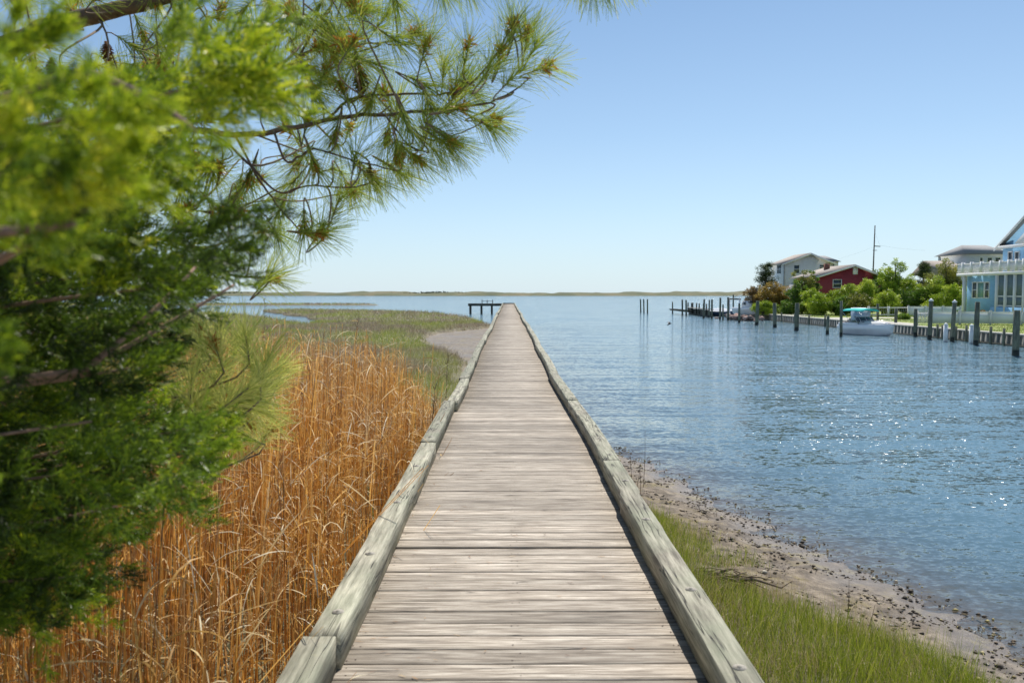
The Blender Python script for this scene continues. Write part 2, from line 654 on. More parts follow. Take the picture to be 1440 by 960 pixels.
reed_ground = np.clip((-GX - .2) * 2, 0, 1) * (dA > 0)
grass_ground = np.clip(((dA - 1.9) * 2), 0, 1) * (GX > 0) * (GY < 30)
terr = grid_mesh('ground', xs, ys, H, {'marsh': np.clip(np.maximum(np.maximum(dB * 3, dD * 2), np.maximum(reed_ground, grass_ground * .7)), 0, 1), 'lawn': np.clip(dE, 0, 1)}, terrain_mat())
tag(terr, 'muddy tidal shore, marsh soil and lawn ground', None, None, 'structure')


def water_mat():
    m, N, Lk, B = new_mat('bay_water')
    N.remove(B)
    tc = N.new('ShaderNodeTexCoord')

    def mp(sx, sy, rot):
        q = N.new('ShaderNodeMapping')
        q.inputs['Scale'].default_value = (sx, sy, 1)
        q.inputs['Rotation'].default_value = (0, 0, R(rot))
        Lk.new(tc.outputs['Object'], q.inputs[0])
        return q.outputs[0]
    calm = N.new('ShaderNodeAttribute')
    calm.attribute_name = 'depth'

    def slopes(vec, scale, detail, rough, ax, ay):
        n = N.new('ShaderNodeTexNoise')
        n.inputs['Scale'].default_value = scale
        n.inputs['Detail'].default_value = detail
        n.inputs['Roughness'].default_value = rough
        Lk.new(vec, n.inputs['Vector'])
        a = N.new('ShaderNodeVectorMath')
        a.operation = 'SUBTRACT'
        Lk.new(n.outputs['Color'], a.inputs[0])
        a.inputs[1].default_value = (.5, .5, .5)
        b_ = N.new('ShaderNodeVectorMath')
        b_.operation = 'MULTIPLY'
        Lk.new(a.outputs[0], b_.inputs[0])
        b_.inputs[1].default_value = (ax, ay, 0)
        return b_.outputs[0]
    s1 = slopes(mp(.30, 1.0, 6), .9, 3, .55, WV[0] * .5, WV[0])
    s2 = slopes(mp(.30, 1.0, 7), 5.0, 4, .65, WV[1] * .5, WV[1])
    s3 = slopes(mp(.6, 1.0, -6), 15.0, 2, .6, WV[2] * .8, WV[2])
    sm = N.new('ShaderNodeVectorMath')
    Lk.new(s1, sm.inputs[0])
    Lk.new(s2, sm.inputs[1])
    s0 = slopes(mp(.09, 1.0, -7), 2.8, 2, .5, .06, .55)
    sm0 = N.new('ShaderNodeVectorMath')
    Lk.new(sm.outputs[0], sm0.inputs[0])
    Lk.new(s0, sm0.inputs[1])
    sm2 = N.new('ShaderNodeVectorMath')
    Lk.new(sm0.outputs[0], sm2.inputs[0])
    Lk.new(s3, sm2.inputs[1])
    patch = noise(N, Lk, mp(.03, .10, 5), 1.0, 3, .6)
    st = mathn(N, Lk, 'MULTIPLY', maprange(N, Lk, calm.outputs['Fac'], 0, .6, .6, 1), maprange(N, Lk, patch, .35, .65, .85, 1.05))
    sc_ = N.new('ShaderNodeVectorMath')
    sc_.operation = 'SCALE'
    Lk.new(sm2.outputs[0], sc_.inputs[0])
    Lk.new(st, sc_.inputs['Scale'])
    # rare steep facets that catch the sun
    n4 = noise(N, Lk, mp(.6, 1.0, 4), 16.0, 2, .5)
    n5 = noise(N, Lk, mp(.5, 1.0, 4), .35, 2, .5)
    fc = mathn(N, Lk, 'MULTIPLY', maprange(N, Lk, n4, GLT[0], GLT[1], 0, 1.12), maprange(N, Lk, n5, .36, .52, .35, 1))
    fc = mathn(N, Lk, 'MULTIPLY', fc, maprange(N, Lk, calm.outputs['Fac'], .15, .6, 0, 1))
    fv = N.new('ShaderNodeVectorMath')
    fv.operation = 'SCALE'
    fxyz = N.new('ShaderNodeCombineXYZ')
    Lk.new(maprange(N, Lk, noise(N, Lk, mp(1.3, 1.0, 40), 2.3, 2, .5), .36, .64, -.34, .30), fxyz.inputs[0])
    fxyz.inputs[1].default_value = -.50
    Lk.new(fxyz.outputs[0], fv.inputs[0])
    Lk.new(fc, fv.inputs['Scale'])
    flat = N.new('ShaderNodeVectorMath')
    flat.operation = 'MULTIPLY'
    Lk.new(fv.outputs[0], flat.inputs[0])
    flat.inputs[1].default_value = (1, 1, 0)
    add4 = N.new('ShaderNodeVectorMath')
    Lk.new(sc_.outputs[0], add4.inputs[0])
    Lk.new(flat.outputs[0], add4.inputs[1])
    up = N.new('ShaderNodeVectorMath')
    Lk.new(add4.outputs[0], up.inputs[0])
    up.inputs[1].default_value = (0, 0, 1)
    b = N.new('ShaderNodeVectorMath')
    b.operation = 'NORMALIZE'
    Lk.new(up.outputs[0], b.inputs[0])
    gl = N.new('ShaderNodeBsdfGlossy')
    gl.inputs['Roughness'].default_value = .07
    gl.inputs['Color'].default_value = (1, 1, 1, 1)
    Lk.new(maprange(N, Lk, fc, 0, 1, .07, .26), gl.inputs['Roughness'])
    Lk.new(b.outputs[0], gl.inputs['Normal'])
    df = N.new('ShaderNodeBsdfDiffuse')
    df.inputs['Color'].default_value = WCOL
    tr = N.new('ShaderNodeBsdfTransparent')
    tr.inputs['Color'].default_value = (.80, .78, .74, 1)
    opa = mathn(N, Lk, 'SUBTRACT', 1.0, mathn(N, Lk, 'POWER', 2.718, mathn(N, Lk, 'MULTIPLY', calm.outputs['Fac'], -4.2)))
    m1 = N.new('ShaderNodeMixShader')
    Lk.new(opa, m1.inputs[0])
    Lk.new(tr.outputs[0], m1.inputs[1])
    Lk.new(df.outputs[0], m1.inputs[2])
    fr = N.new('ShaderNodeFresnel')
    fr.inputs['IOR'].default_value = 1.333
    Lk.new(b.outputs[0], fr.inputs['Normal'])
    m2 = N.new('ShaderNodeMixShader')
    Lk.new(fr.outputs[0], m2.inputs[0])
    Lk.new(m1.outputs[0], m2.inputs[1])
    Lk.new(gl.outputs[0], m2.inputs[2])
    Lk.new(m2.outputs[0], N['Material Output'].inputs[0])
    return m


WV = (.16, .66, 1.05)
GLT = (.615, .68)
WCOL = (.105, .195, .25, 1)
wxs = axis([(-6000, -400, 400), (-400, -60, 12), (-60, -15, 1.5), (-15, -2, .4), (-2, 8, .2), (8, 60, 2.5), (60, 700, 40), (700, 6000, 400)])
wys = axis([(-60, -10, 5), (-10, 2, .5), (2, 22, .2), (22, 145, .6), (145, 230, 3), (230, 700, 60), (700, 6000, 700)])
WX, WY = np.meshgrid(wxs, wys)
WH = height(WX, WY)[0]
water = grid_mesh('water', wxs, wys, np.zeros_like(WX), {'depth': np.clip(-WH, 0, 2)}, water_mat())
tag(water, 'rippled blue bay water with sun sparkle', None, None, 'structure')

# far barrier island on the horizon
def far_shore():
    mb = MB()
    n = 900
    X = np.linspace(-1300, 1300, n)
    rows = [(880, -.3), (884, .5), (892, 1.1), (905, 1.5), (930, 2.6), (960, 3.0), (1000, -.5)]
    Z = []
    for j, (yy, z) in enumerate(rows):
        zz = np.full(n, z, float)
        if 2 <= j <= 5:
            zz += (vnoise(X, X * 0 + j, .03, j) * 1.3 + vnoise(X, X * 0 + j, .12, j + 9) * 1.0) * (1 if j < 5 else 1.7) - .8
        Z.append(zz)
    V = np.stack([np.stack([X, np.full(n, r[0]) + (vnoise(X, X * 0, .01, 3) - .5) * 14, z], -1) for r, z in zip(rows, Z)]).reshape(-1, 3)
    i = (np.arange(len(rows) - 1)[:, None] * n + np.arange(n - 1)[None]).reshape(-1)
    mb.raw(V, np.stack([i, i + 1, i + n + 1, i + n], -1), .5)
    m, N, Lk, B = new_mat('far_shore_scrub')
    nn = noise(N, Lk, coords(N, Lk, (1, .3, 3)), .03, 6, .7)
    r = ramp(N, [(.3, (.06, .075, .035)), (.50, (.115, .12, .055)), (.64, (.18, .15, .08)), (.74, (.46, .40, .29))])
    Lk.new(nn, r.inputs[0])
    Lk.new(r.outputs[0], B.inputs['Base Color'])
    B.inputs['Roughness'].default_value = .95
    o = mb.build('far_shore', m, smooth=True)
    tag(o, 'low barrier island of scrub and pale dunes along the horizon', None, None, 'structure')
    # scrub woods on it, one mass
    mb = MB()
    n = 9000
    x = rng.uniform(-1000, 1000, n)
    dens = vnoise(x, x * 0, .012, 5) + vnoise(x, x * 0, .05, 6) * .5
    k = dens > .62
    x = x[k]
    dens = dens[k]
    y = 935 + rng.uniform(-6, 12, len(x))
    z = 1.6 + rng.uniform(0, 1, len(x)) * (dens - .5) * 3.0
    D = rng.normal(size=(len(x), 3)) * [1, .3, .4]
    ribbons(mb, np.stack([x, y, z], -1), D, rng.uniform(1, 3.2, len(x)), rng.uniform(.8, 1.6, len(x)), 0, 2, rng.uniform(0, 1, len(x)), 'leaf', side=np.tile([0, 0, 1.0], (len(x), 1)))
    f = mb.build('scrub_woods', foliage('far_scrub', [(0, (.045, .06, .035)), (1, (.11, .12, .06))], .1))
    tag(f, 'dark scrub woods on the far barrier island', 'woods', None, 'stuff')


far_shore()

# ------------------------------------------------------------------ boardwalk
XL, XR, YE = -.73, .80, 122.0
DZ = 1.4


def wob(y, s):
    return .02 * math.sin(y * .21 + s) + .014 * math.sin(y * .63 + 2 * s) if y > 6 else .012 * math.sin(y * .5 + s)


def dz(y):
    return .015 * math.sin(y * .33) + .012 * math.sin(y * .11 + 1) if y > 5 else .015 * math.sin(y * .33)


walk = empty('boardwalk', (0, 0, 0), 'long straight weathered wooden boardwalk running out over marsh and bay', 'boardwalk')
mb = MB()
y = -1.2
i = 0
while y < YE:
    wd = .1405 + random.uniform(-.0015, .0015)
    z = DZ + dz(y) + random.uniform(-.0022, .0022)
    xa, xb = XL - .145 + random.uniform(-.012, .012), XR + .145 + random.uniform(-.012, .012)
    tl = random.uniform(-.0025, .0025)
    cup = random.uniform(-.0015, .002)
    e = .005
    prof = [(0, -e), (e, 0), (.03, -cup), (wd / 2, -cup * 1.6), (wd - .03, -cup), (wd - e, 0), (wd, -e), (wd, -.034), (0, -.034)]
    vs = []
    nseg = 5 if y < 12 else 1
    off = [random.uniform(-.0015, .0015) for _ in range(nseg + 1)]
    for k in range(nseg + 1):
        x = xa + (xb - xa) * k / nseg
        for (py_, pz_) in prof:
            vs.append((x, y + py_ + off[k], z + pz_ + tl * (k / nseg - .5)))
    n = len(prof)
    ps = []
    for k in range(nseg):
        for q in range(n):
            q2 = (q + 1) % n
            ps.append((k * n + q, k * n + q2, (k + 1) * n + q2, (k + 1) * n + q))
    ps.append(tuple(range(n))[::-1])
    ps.append(tuple(nseg * n + q for q in range(n)))
    mb.polys(vs, ps, random.random())
    if y < 14:
        for jx in (XL + .035, XL + .06, .02, .05, XR - .06, XR - .035):
            cx, cy, cz = jx + random.uniform(-.008, .008), y + wd * random.choice([.25, .75]) + random.uniform(-.008, .008), z + .0012
            rr_ = random.uniform(.0035, .005)
            mb.polys([(cx + rr_ * math.cos(a_ * math.pi / 3), cy + rr_ * math.sin(a_ * math.pi / 3), cz) for a_ in range(6)], [tuple(range(6))], .5, 1)
    y += wd + random.choice([.004, .005, .006, .007, .008, .012])
    i += 1
mb.build('deck', [M['deck'], simple('rusty_nail', (.09, .06, .045), .8, .3, 40)], walk)

# stringers and piles
mb = MB()
for x in (XL - .02, .03, XR + .02):
    for k in range(0, 31):
        mb.box(x - .025, x + .025, -1.2 + k * 4, 2.79 + k * 4, DZ - .26 + dz(k * 4) * .5, DZ - .037, random.random())
mb.build('stringer', M['bulk'], walk)
pl = MB()
pl.tube([(0, 0, -1.4), (0, 0, DZ - .262)], [.11, .095], 9)
first = None
for k in range(0, 41):
    yy = 1.5 + k * 3.0
    for x in (XL + .12, XR - .12):
        if first is None:
            first = pl.build('pile', M['bulk'], walk, smooth=True)
            o = first
        else:
            o = first.copy()
            COL.objects.link(o)
            o.parent = walk
        o.location = (x, yy, 0)
    cb = None
for k in range(0, 41):
    mb = MB()
    yy = 1.5 + k * 3.0
    mb.box(XL - .1, XR + .1, yy - .16, yy - .115, DZ - .50, DZ - .265, random.random())
    mb.build('crossbeam', M['bulk'], walk)

wash = MB()
_c = []
for rr, zz in ((.0, .0055), (.024, .0055), (.030, .003), (.031, -.002)):
    _c.append((rr, zz))
vs, ps = [(0, 0, .010)], []
prof = [(.006, .0065), (.010, .004), (.0105, .002), (.027, .0018), (.028, -.003)]
for rr, zz in prof:
    for k in range(16):
        a = k * math.pi / 8
        vs.append((rr * math.cos(a), rr * math.sin(a), zz))
for k in range(16):
    ps.append((0, 1 + k, 1 + (k + 1) % 16))
    for j in range(len(prof) - 1):
        ps.append((1 + j * 16 + k, 1 + (j + 1) * 16 + k, 1 + (j + 1) * 16 + (k + 1) % 16, 1 + j * 16 + (k + 1) % 16))
wash.polys(vs, ps)


def curb(side, y0, y1, dx, dzz, tilt=0.0):
    mb = MB()
    wd = .140
    hh = .142
    L = y1 - y0
    ns = max(4, int(L / .12))
    e = .0022
    rr = random.random()
    x0 = (XL - wd) if side < 0 else XR
    sec = [(0, 0), (wd, 0), (wd, hh - e * 1.2), (wd - e, hh), (wd * .66, hh + .001), (wd * .33, hh - .001), (e, hh), (0, hh - e)]
    vs = []
    for k in range(ns + 1):
        t = k / ns
        yy = y0 + .004 + (L - .008) * t
        sag = .008 * math.sin(math.pi * t + rr)
        ox = x0 + dx + wob(yy, side) + sag + tilt * (t - .5)
        zz = DZ + .003 + dz(yy) + dzz
        for (a, b) in sec:
            vs.append((ox + a + random.uniform(-.0012, .0012), yy, zz + b + random.uniform(-.0013, .0013) * (b > 0)))
    n = len(sec)
    ps = []
    for k in range(ns):
        for q in range(n):
            q2 = (q + 1) % n
            ps.append((k * n + q, k * n + q2, (k + 1) * n + q2, (k + 1) * n + q))
    ps.append(tuple(range(n))[::-1])
    ps.append(tuple(ns * n + q for q in range(n)))
    mb.polys(vs, [p[::-1] for p in ps], rr)
    o = mb.build('curb_rail', M['curb'], walk)
    if y0 < 45:
        yy = y0 + .28
        while yy < y1 - .1:
            t = (yy - y0) / L
            ox = x0 + dx + wob(yy, side) + .008 * math.sin(math.pi * t + rr) + tilt * (t - .5) + wd / 2
            b = wash_o.copy() if wash_list else wash.build('bolt_washer', M['steel'])
            if not wash_list:
                globals()['wash_o'] = b
            else:
                COL.objects.link(b)
            wash_list.append(b)
            b.parent = o
            b.location = (ox + random.uniform(-.012, .012), yy, DZ + .003 + dz(yy) + dzz + hh + .001)
            yy += random.choice([1.1, 1.22, 1.35]) if yy > y0 + .3 else .85
    return o


wash_list = []
for a, b, dx, dzz, tl in ((-1.2, 3.44, 0, .006, 0), (3.45, 8.02, .014, -.004, .01), (8.03, 11.25, -.002, .004, -.01), (11.26, 14.3, .028, .0, .0), (14.32, 18.0, 0, .004, .02), (18.02, 22.3, .02, -.003, 0)):
    curb(-1, a, b, dx, dzz, tl)
y = 22.32
while y < YE - 1.5:
    l = min(random.choice([3.6, 4.2, 4.87]), YE - .6 - y)
    curb(-1, y, y + l, random.uniform(-.015, .02), random.uniform(-.004, .004), random.uniform(-.02, .02))
    y += l + .015
for a, b, dx, dzz, tl in ((-1.2, 2.86, .004, 0, 0), (2.865, 7.1, 0, .002, 0), (7.105, 11.3, .006, -.002, .01), (11.31, 15.6, 0, .003, -.01)):
    curb(1, a, b, dx, dzz, tl)
y = 15.62
while y < YE - 1.5:
    l = min(random.choice([3.6, 4.2, 4.87]), YE - .6 - y)
    curb(1, y, y + l, random.uniform(-.02, .015), random.uniform(-.004, .004), random.uniform(-.02, .02))
    y += l + .015
mb = MB()
mb.box(XL - .15, XR + .15, YE - .05, YE + .10, DZ - .05, DZ + .17)
mb.build('end_beam', M['bulkdark'], walk)

# side platform at the far end
pf = empty('dock_platform', (-3.2, YE - .8, 0), 'dark side platform on three legs left of the boardwalk end', 'dock')
mb = MB()
for k in range(10):
    mb.box(-5.75, -.98, YE - 1.6 + k * .16, YE - 1.6 + k * .16 + .15, DZ + .04, DZ + .08, random.random())
mb.build('deck', M['bulk'], pf)
mb = MB()
for yy in (YE - 1.62, YE - .02):
    mb.box(-5.8, -.98, yy - .05, yy, DZ - .26, DZ + .10)
mb.build('beam', M['bulkdark'], pf)
for x in (-5.5, -3.9, -2.4):
    for yy in (YE - 1.45, YE - .2):
        mb = MB()
        mb.tube([(x, yy, -1.3), (x, yy, DZ - .01)], [.15, .14], 9)
        mb.build('leg', M['bulkdark'], pf, smooth=True)
for x in (-3.85, -3.1, -2.3):
    mb = MB()
    mb.box(x - .05, x + .05, YE - .06, YE + .04, DZ + .08, DZ + .65)
    mb.build('post', M['bulkdark'], pf)
mb = MB()
mb.box(-3.9, -2.25, YE - .05, YE + .02, DZ + .38, DZ + .44)
mb.build('rail', M['bulkdark'], pf)

# ------------------------------------------------------------------ fallen litter on the boards
mb = MB()
n = 260
x = XL + np.abs(rng.normal(0, .32, n)) + .02
far = rng.random(n) < .45
x = np.where(far, rng.uniform(XL + .02, XR - .05, n), np.minimum(x, XR - .05))
yy = 2.2 + rng.random(n) ** 1.5 * 12
B_ = np.stack([x, yy, np.array([DZ + dz(q) + .006 for q in yy])], -1)
ang = rng.uniform(0, 2 * math.pi, n)
D_ = np.stack([np.cos(ang), np.sin(ang) * .6, np.full(n, .05)], -1)
ribbons(mb, B_, D_, rng.uniform(.012, .05, n), rng.uniform(.002, .006, n), .12, 2, rng.random(n), 'leaf', side=np.stack([-np.sin(ang), np.cos(ang), np.zeros(n)], -1))
o = mb.build('plant_litter', foliage('litter', [(0, (.12, .05, .02)), (.5, (.36, .17, .06)), (1, (.5, .36, .18))], .1))
tag(o, 'scattered fallen needles and orange catkins on the boards', 'litter', None, 'stuff')

# ------------------------------------------------------------------ reeds, marsh grass, bank grass
def ground_z(x, y):
    return height(np.asarray(x), np.asarray(y))[0]


def reeds():
    mb = MB()
    n = 50000
    x = -1.12 - rng.random(n) ** 1.15 * 15
    yy = 1.2 + rng.random(n) ** .9 * 24
    lim = 14.0 + (-x - 1) * 1.2 + (vnoise(x, yy, .6, 3) - .5) * 3.0 + rng.normal(0, .5, n)
    keep = (yy < lim)
    cl = vnoise(x, yy, 2.6, 8)
    keep &= rng.random(n) < .45 + cl
    near = (x > -1.2 - .0 * yy)
    x, yy = x[keep], yy[keep]
    lim = lim[keep]
    n = len(x)
    z = ground_z(x, yy) - .03
    hmod = .9 + .25 * vnoise(x, yy, .5, 12)
    edge = np.clip((lim - yy) / 3.0, .45, 1)
    Hh = rng.normal(1.60, .20, n) * hmod * edge
    Hh = np.clip(Hh, .5, 2.05)
    # stalks close to the boards stay lower
    Hh = np.where(x > -1.6, Hh * rng.uniform(.6, .92, n), Hh)
    lean = rng.normal(0, .06, (n, 2))
    D = np.stack([lean[:, 0] + .02, lean[:, 1], np.ones(n)], -1)
    base = np.stack([x, yy, z], -1)
    sr = rng.random(n)
    brk = rng.random(n) < .07
    D[brk, :2] += rng.normal(0, .5, (brk.sum(), 2))
    ribbons(mb, base, D, Hh, rng.uniform(.005, .010, n), rng.uniform(0, .10, n), 3, sr * .62, 'stalk')
    ribbons(mb, base, D, Hh * .98, rng.uniform(.005, .008, n), rng.uniform(0, .06, n), 3, sr * .62, 'stalk')
    # leaves
    for rep in range(3):
        t = rng.uniform(.30, 1.0, n)
        b = base + norm(D) * (Hh * t)[:, None]
        a = rng.uniform(0, 2 * math.pi, n)
        up = rng.uniform(.3, 2.6, n)
        d = np.stack([np.cos(a), np.sin(a), up], -1)
        side = norm(np.cross(d, np.array([0, 0, 1.0]))) + rng.normal(0, .45, (n, 3))
        k = rng.random(n) < .85
        ribbons(mb, b[k], d[k], (rng.uniform(.10, .34, n) * np.where(t > .6, 1, .8))[k], rng.uniform(.003, .009, n)[k],
                rng.uniform(.3, 2.0, n)[k], 4, np.clip(.45 + rng.normal(.22, .22, n), 0, 1)[k], 'leaf', side=norm(side)[k])
    # litter: bent broken stems low down
    m_ = 3500
    x2 = -1.0 - rng.random(m_) * 11
    y2 = 1.2 + rng.random(m_) * 13
    z2 = ground_z(x2, y2) + rng.uniform(0, .35, m_)
    a = rng.uniform(0, 2 * math.pi, m_)
    ribbons(mb, np.stack([x2, y2, z2], -1), np.stack([np.cos(a), np.sin(a), rng.uniform(-.1, .9, m_)], -1), rng.uniform(.2, .7, m_), rng.uniform(.005, .011, m_), rng.uniform(.2, 1.6, m_), 3, rng.uniform(.25, 1, m_), 'leaf')
    # plumes
    k = rng.random(n) < .03
    tip = (base + norm(D) * Hh[:, None])[k]
    for rep in range(8):
        d = D[k] + rng.normal(0, .25, (k.sum(), 3))
        ribbons(mb, tip - norm(D[k]) * .08 * rep / 3, d, rng.uniform(.04, .1, k.sum()), .006, .5, 2, rng.uniform(.05, .3, k.sum()), 'leaf')
    mt = foliage('dry_reed', [(0, (.30, .15, .06)), (.22, (.58, .27, .06)), (.45, (.80, .44, .10)), (.68, (.82, .52, .18)), (.85, (.88, .68, .36)), (1, (.92, .83, .60))], .52, rough=.5, patch=([(0, (.20, .13, .08)), (.4, (.48, .33, .19)), (.7, (.68, .54, .34)), (1, (.90, .82, .64))], 1.1, .50, .68))
    o = mb.build('reed_bed', mt)
    tag(o, 'bed of tall dry golden orange reeds left of the boardwalk', 'reeds', None, 'stuff')
    # young green shoots among them
    mb = MB()
    n = 2600
    x = -1.05 - rng.random(n) * 8
    yy = 2 + rng.random(n) * 10
    cl = vnoise(x, yy, 1.2, 77)
    k = cl > .58
    x, yy = x[k], yy[k]
    n = len(x)
    ribbons(mb, np.stack([x, yy, ground_z(x, yy)], -1), np.stack([rng.normal(0, .15, n), rng.normal(0, .15, n), np.ones(n)], -1), rng.uniform(.3, .9, n), rng.uniform(.007, .014, n), rng.uniform(0, .6, n), 3, rng.random(n))
    o = mb.build('green_shoots', foliage('young_shoot', [(0, (.10, .17, .02)), (1, (.24, .30, .05))], .4))
    tag(o, 'young green reed shoots low among the dry stalks', 'shoots', None, 'stuff')


reeds()

# a few tall dark seed stalks standing above the reeds
stalk_spots = [(505, 440, 13.5, 25), (372, 420, 14, 5), (612, 545, 10.5, 8), (235, 640, 6.5, 8), (300, 700, 5.5, 16), (455, 470, 15.5, 10), (690 - 60, 500, 13.5, 4)]
names = ['dark brown seeded grass stalk rising highest above the reeds, near frame centre left', 'thin dark stalk poking above the reeds beside the far inlet',
         'short dark stalk in the reeds closest to the boardwalk curb', 'dark dead stem in the reeds beside the juniper edge',
         'leaning dark dead stem in front of the nearest reeds', 'brown feathery stalk at the far edge of the reed bed', 'thin grey stalk at the reed edge by the green marsh']
for (px, py, Y, lean), lb in zip(stalk_spots, names):
    top = P(px, py, Y)
    bx = top.x - lean * .01
    gz = float(ground_z(np.array([bx]), np.array([Y]))[0])
    mb = MB()
    mid = Vector(((top.x + bx) / 2 - .02, Y, (top.z + gz) / 2))
    mb.tube([(bx, Y, gz - .05), mid, top], [.007, .005, .002], 5, .2)
    k = 26
    t = rng.uniform(.72, 1, k)
    bb = np.array([list(mid.lerp(top, q * 2 - 1)) for q in t])
    dd = np.stack([rng.normal(0, .3, k) + .05, rng.normal(0, .3, k), rng.uniform(.6, 1.2, k)], -1)
    ribbons(mb, bb, dd, rng.uniform(.05, .13, k), .006, .5, 2, .15, 'leaf')
    o = mb.build('seed_stalk', foliage('dark_stalk', [(0, (.10, .06, .035)), (1, (.24, .15, .08))], .15) if 'dark_stalk' not in bpy.data.materials else bpy.data.materials['dark_stalk'])
    tag(o, lb, 'reed stalk', 'tall dark stalks standing in the reeds')


def marsh():
    mb = MB()
    stops_g = [(0, (.19, .235, .04)), (.5, (.38, .44, .075)), (1, (.58, .56, .18))]
    stops_b = [(0, (.17, .125, .09)), (.5, (.36, .27, .19)), (1, (.62, .50, .34))]
    mt = foliage('marsh_grass', stops_g, .3, patch=(stops_b, .22, .43, .56))
    for (y0, y1, x0, x1, n, hl, hw, seg) in ((11, 24, -14, -1.1, 42000, .30, .007, 2), (24, 45, -22, -1.2, 62000, .33, .013, 2), (45, 80, -34, -1.0, 60000, .34, .024, 2), (80, 145, -75, -1, 62000, .40, .045, 1)):
        x = rng.uniform(x0, x1, n)
        yy = rng.uniform(y0, y1, n)
        h, a, b, c, d, e = height(x, yy)
        inb = (b > .08) & (h > .08)
        if y0 < 20:
            inb |= (a > 2) & (x < -1.1)
            inb &= yy > 11.5 + (-x - 1) * .4 + rng.normal(0, 1.2, n)
        x, yy, h = x[inb], yy[inb], h[inb]
        k = len(x)
        hh = hl * rng.uniform(.55, 1.25, k) * (.75 + .5 * vnoise(x, yy, .3, 21))
        ribbons(mb, np.stack([x, yy, h - .03], -1), np.stack([rng.normal(.05, .35, k), rng.normal(0, .35, k), np.ones(k)], -1), hh, hw * rng.uniform(.6, 1.3, k), rng.uniform(.1, .9, k), seg, rng.random(k), 'blade')
    # far spit
    n = 9000
    x = rng.uniform(-170, -29, n)
    yy = rng.uniform(200, 216, n)
    h, a, b, c, d, e = height(x, yy)
    k = d > .3
    x, yy, h = x[k], yy[k], h[k]
    ribbons(mb, np.stack([x, yy, h], -1), np.stack([rng.normal(0, .3, len(x)), rng.normal(0, .3, len(x)), np.ones(len(x))], -1), rng.uniform(.3, .5, len(x)), .12, .3, 1, rng.random(len(x)))
    o = mb.build('marsh_grass', mt)
    tag(o, 'low green and brown salt marsh grass', 'marsh grass', None, 'stuff')


marsh()


def bank_grass():
    mb = MB()
    n = 190000
    yy = 1.5 + rng.random(n) ** 1.1 * 11
    x = 1.0 + rng.random(n) * 5
    h, a, b, c, d, e = height(x, yy)
    # grass line
    gl = np.interp(yy, [1, 3.5, 5.8, 6.8, 7.9, 8.1, 8.5, 9.4, 10.6, 11.5], [5.1, 4.3, 3.55, 2.9, 2.15, 1.5, 2.45, 2.3, 1.9, 1.35])
    gl = gl + (vnoise(x, yy, 2.2, 31) - .5) * .5 + rng.normal(0, .07, n)
    k = (x < gl) & (rng.random(n) < .45 + vnoise(x, yy, 1.7, 6))
    x, yy, h, gl = x[k], yy[k], h[k], gl[k]
    n = len(x)
    hh = rng.uniform(.12, .40, n) * (.65 + .6 * vnoise(x, yy, 3.2, 62)) * np.clip((gl - x) / .5, .5, 1) * np.where(yy > 8.2, .9, 1)
    r = np.clip(rng.normal(.42, .2, n), 0, .8)
    dry = rng.random(n) < .10 + .28 * (vnoise(x, yy, 2.4, 61) > .5)
    r = np.where(dry, rng.uniform(.85, 1, n), r)
    ribbons(mb, np.stack([x, yy, h - .02], -1), np.stack([rng.normal(0, .2, n), rng.normal(0, .2, n), np.ones(n)], -1), hh, rng.uniform(.003, .006, n), rng.uniform(.05, .7, n) + dry * 1.0, 3, r)
    # brown fringe along the top of the beach
    n = 5200
    yy = 4.5 + rng.random(n) * 9.5
    gl = np.interp(yy, [1, 3.5, 5.8, 6.8, 7.9, 8.1, 8.5, 9.4, 10.6, 14], [4.9, 4.1, 3.35, 2.7, 1.95, 1.6, 2.15, 1.95, 1.6, 1.2])
    x = gl + rng.normal(.08, .12, n)
    k = vnoise(x, yy, 1.8, 41) > .42
    x, yy = x[k], yy[k]
    n = len(x)
    ribbons(mb, np.stack([x, yy, ground_z(x, yy) - .02], -1), np.stack([rng.normal(0, .12, n), rng.normal(0, .12, n), np.ones(n)], -1), rng.uniform(.12, .36, n), .003, rng.uniform(0, .4, n), 2, rng.uniform(.9, 1.0, n))
    o = mb.build('bank_grass', foliage('bank_grass_blade', [(0, (.07, .105, .012)), (.4, (.225, .29, .025)), (.8, (.48, .47, .07)), (.86, (.34, .25, .13)), (1, (.56, .45, .27))], .45))
    tag(o, 'bright green grass on the bank right of the boardwalk', 'grass', None, 'stuff')
    # a few single stems standing out of the mud
    for i, (px, py, l) in enumerate(((888, 660, .62), (893, 655, .5), (900, 662, .5), (905, 640, .8), (1190, 880, .40), (1213, 905, .32))):
        g = G(px, py + (40 if i < 4 else 0), .22)
        mb = MB()
        q = g + Vector((random.uniform(-.03, .12), 0, l))
        mb.tube([g - Vector((0, 0, .05)), g.lerp(q, .5) + Vector((.01, 0, 0)), q], [.004, .003, .0015], 4, .3)
        o = mb.build('dead_stem', bpy.data.materials['dark_stalk'])
        tag(o, (['shortest straight', 'second straight', 'third straight', 'tallest slanting'][i] + ' thin dead stem from the mud beside the right curb') if i < 4 else (['taller', 'shorter bent'][i - 4] + ' dead stem at the beach edge of the right bank grass'), 'dead stem', 'dead stems beside the curb' if i < 4 else 'dead stems at the grass edge')


bank_grass()

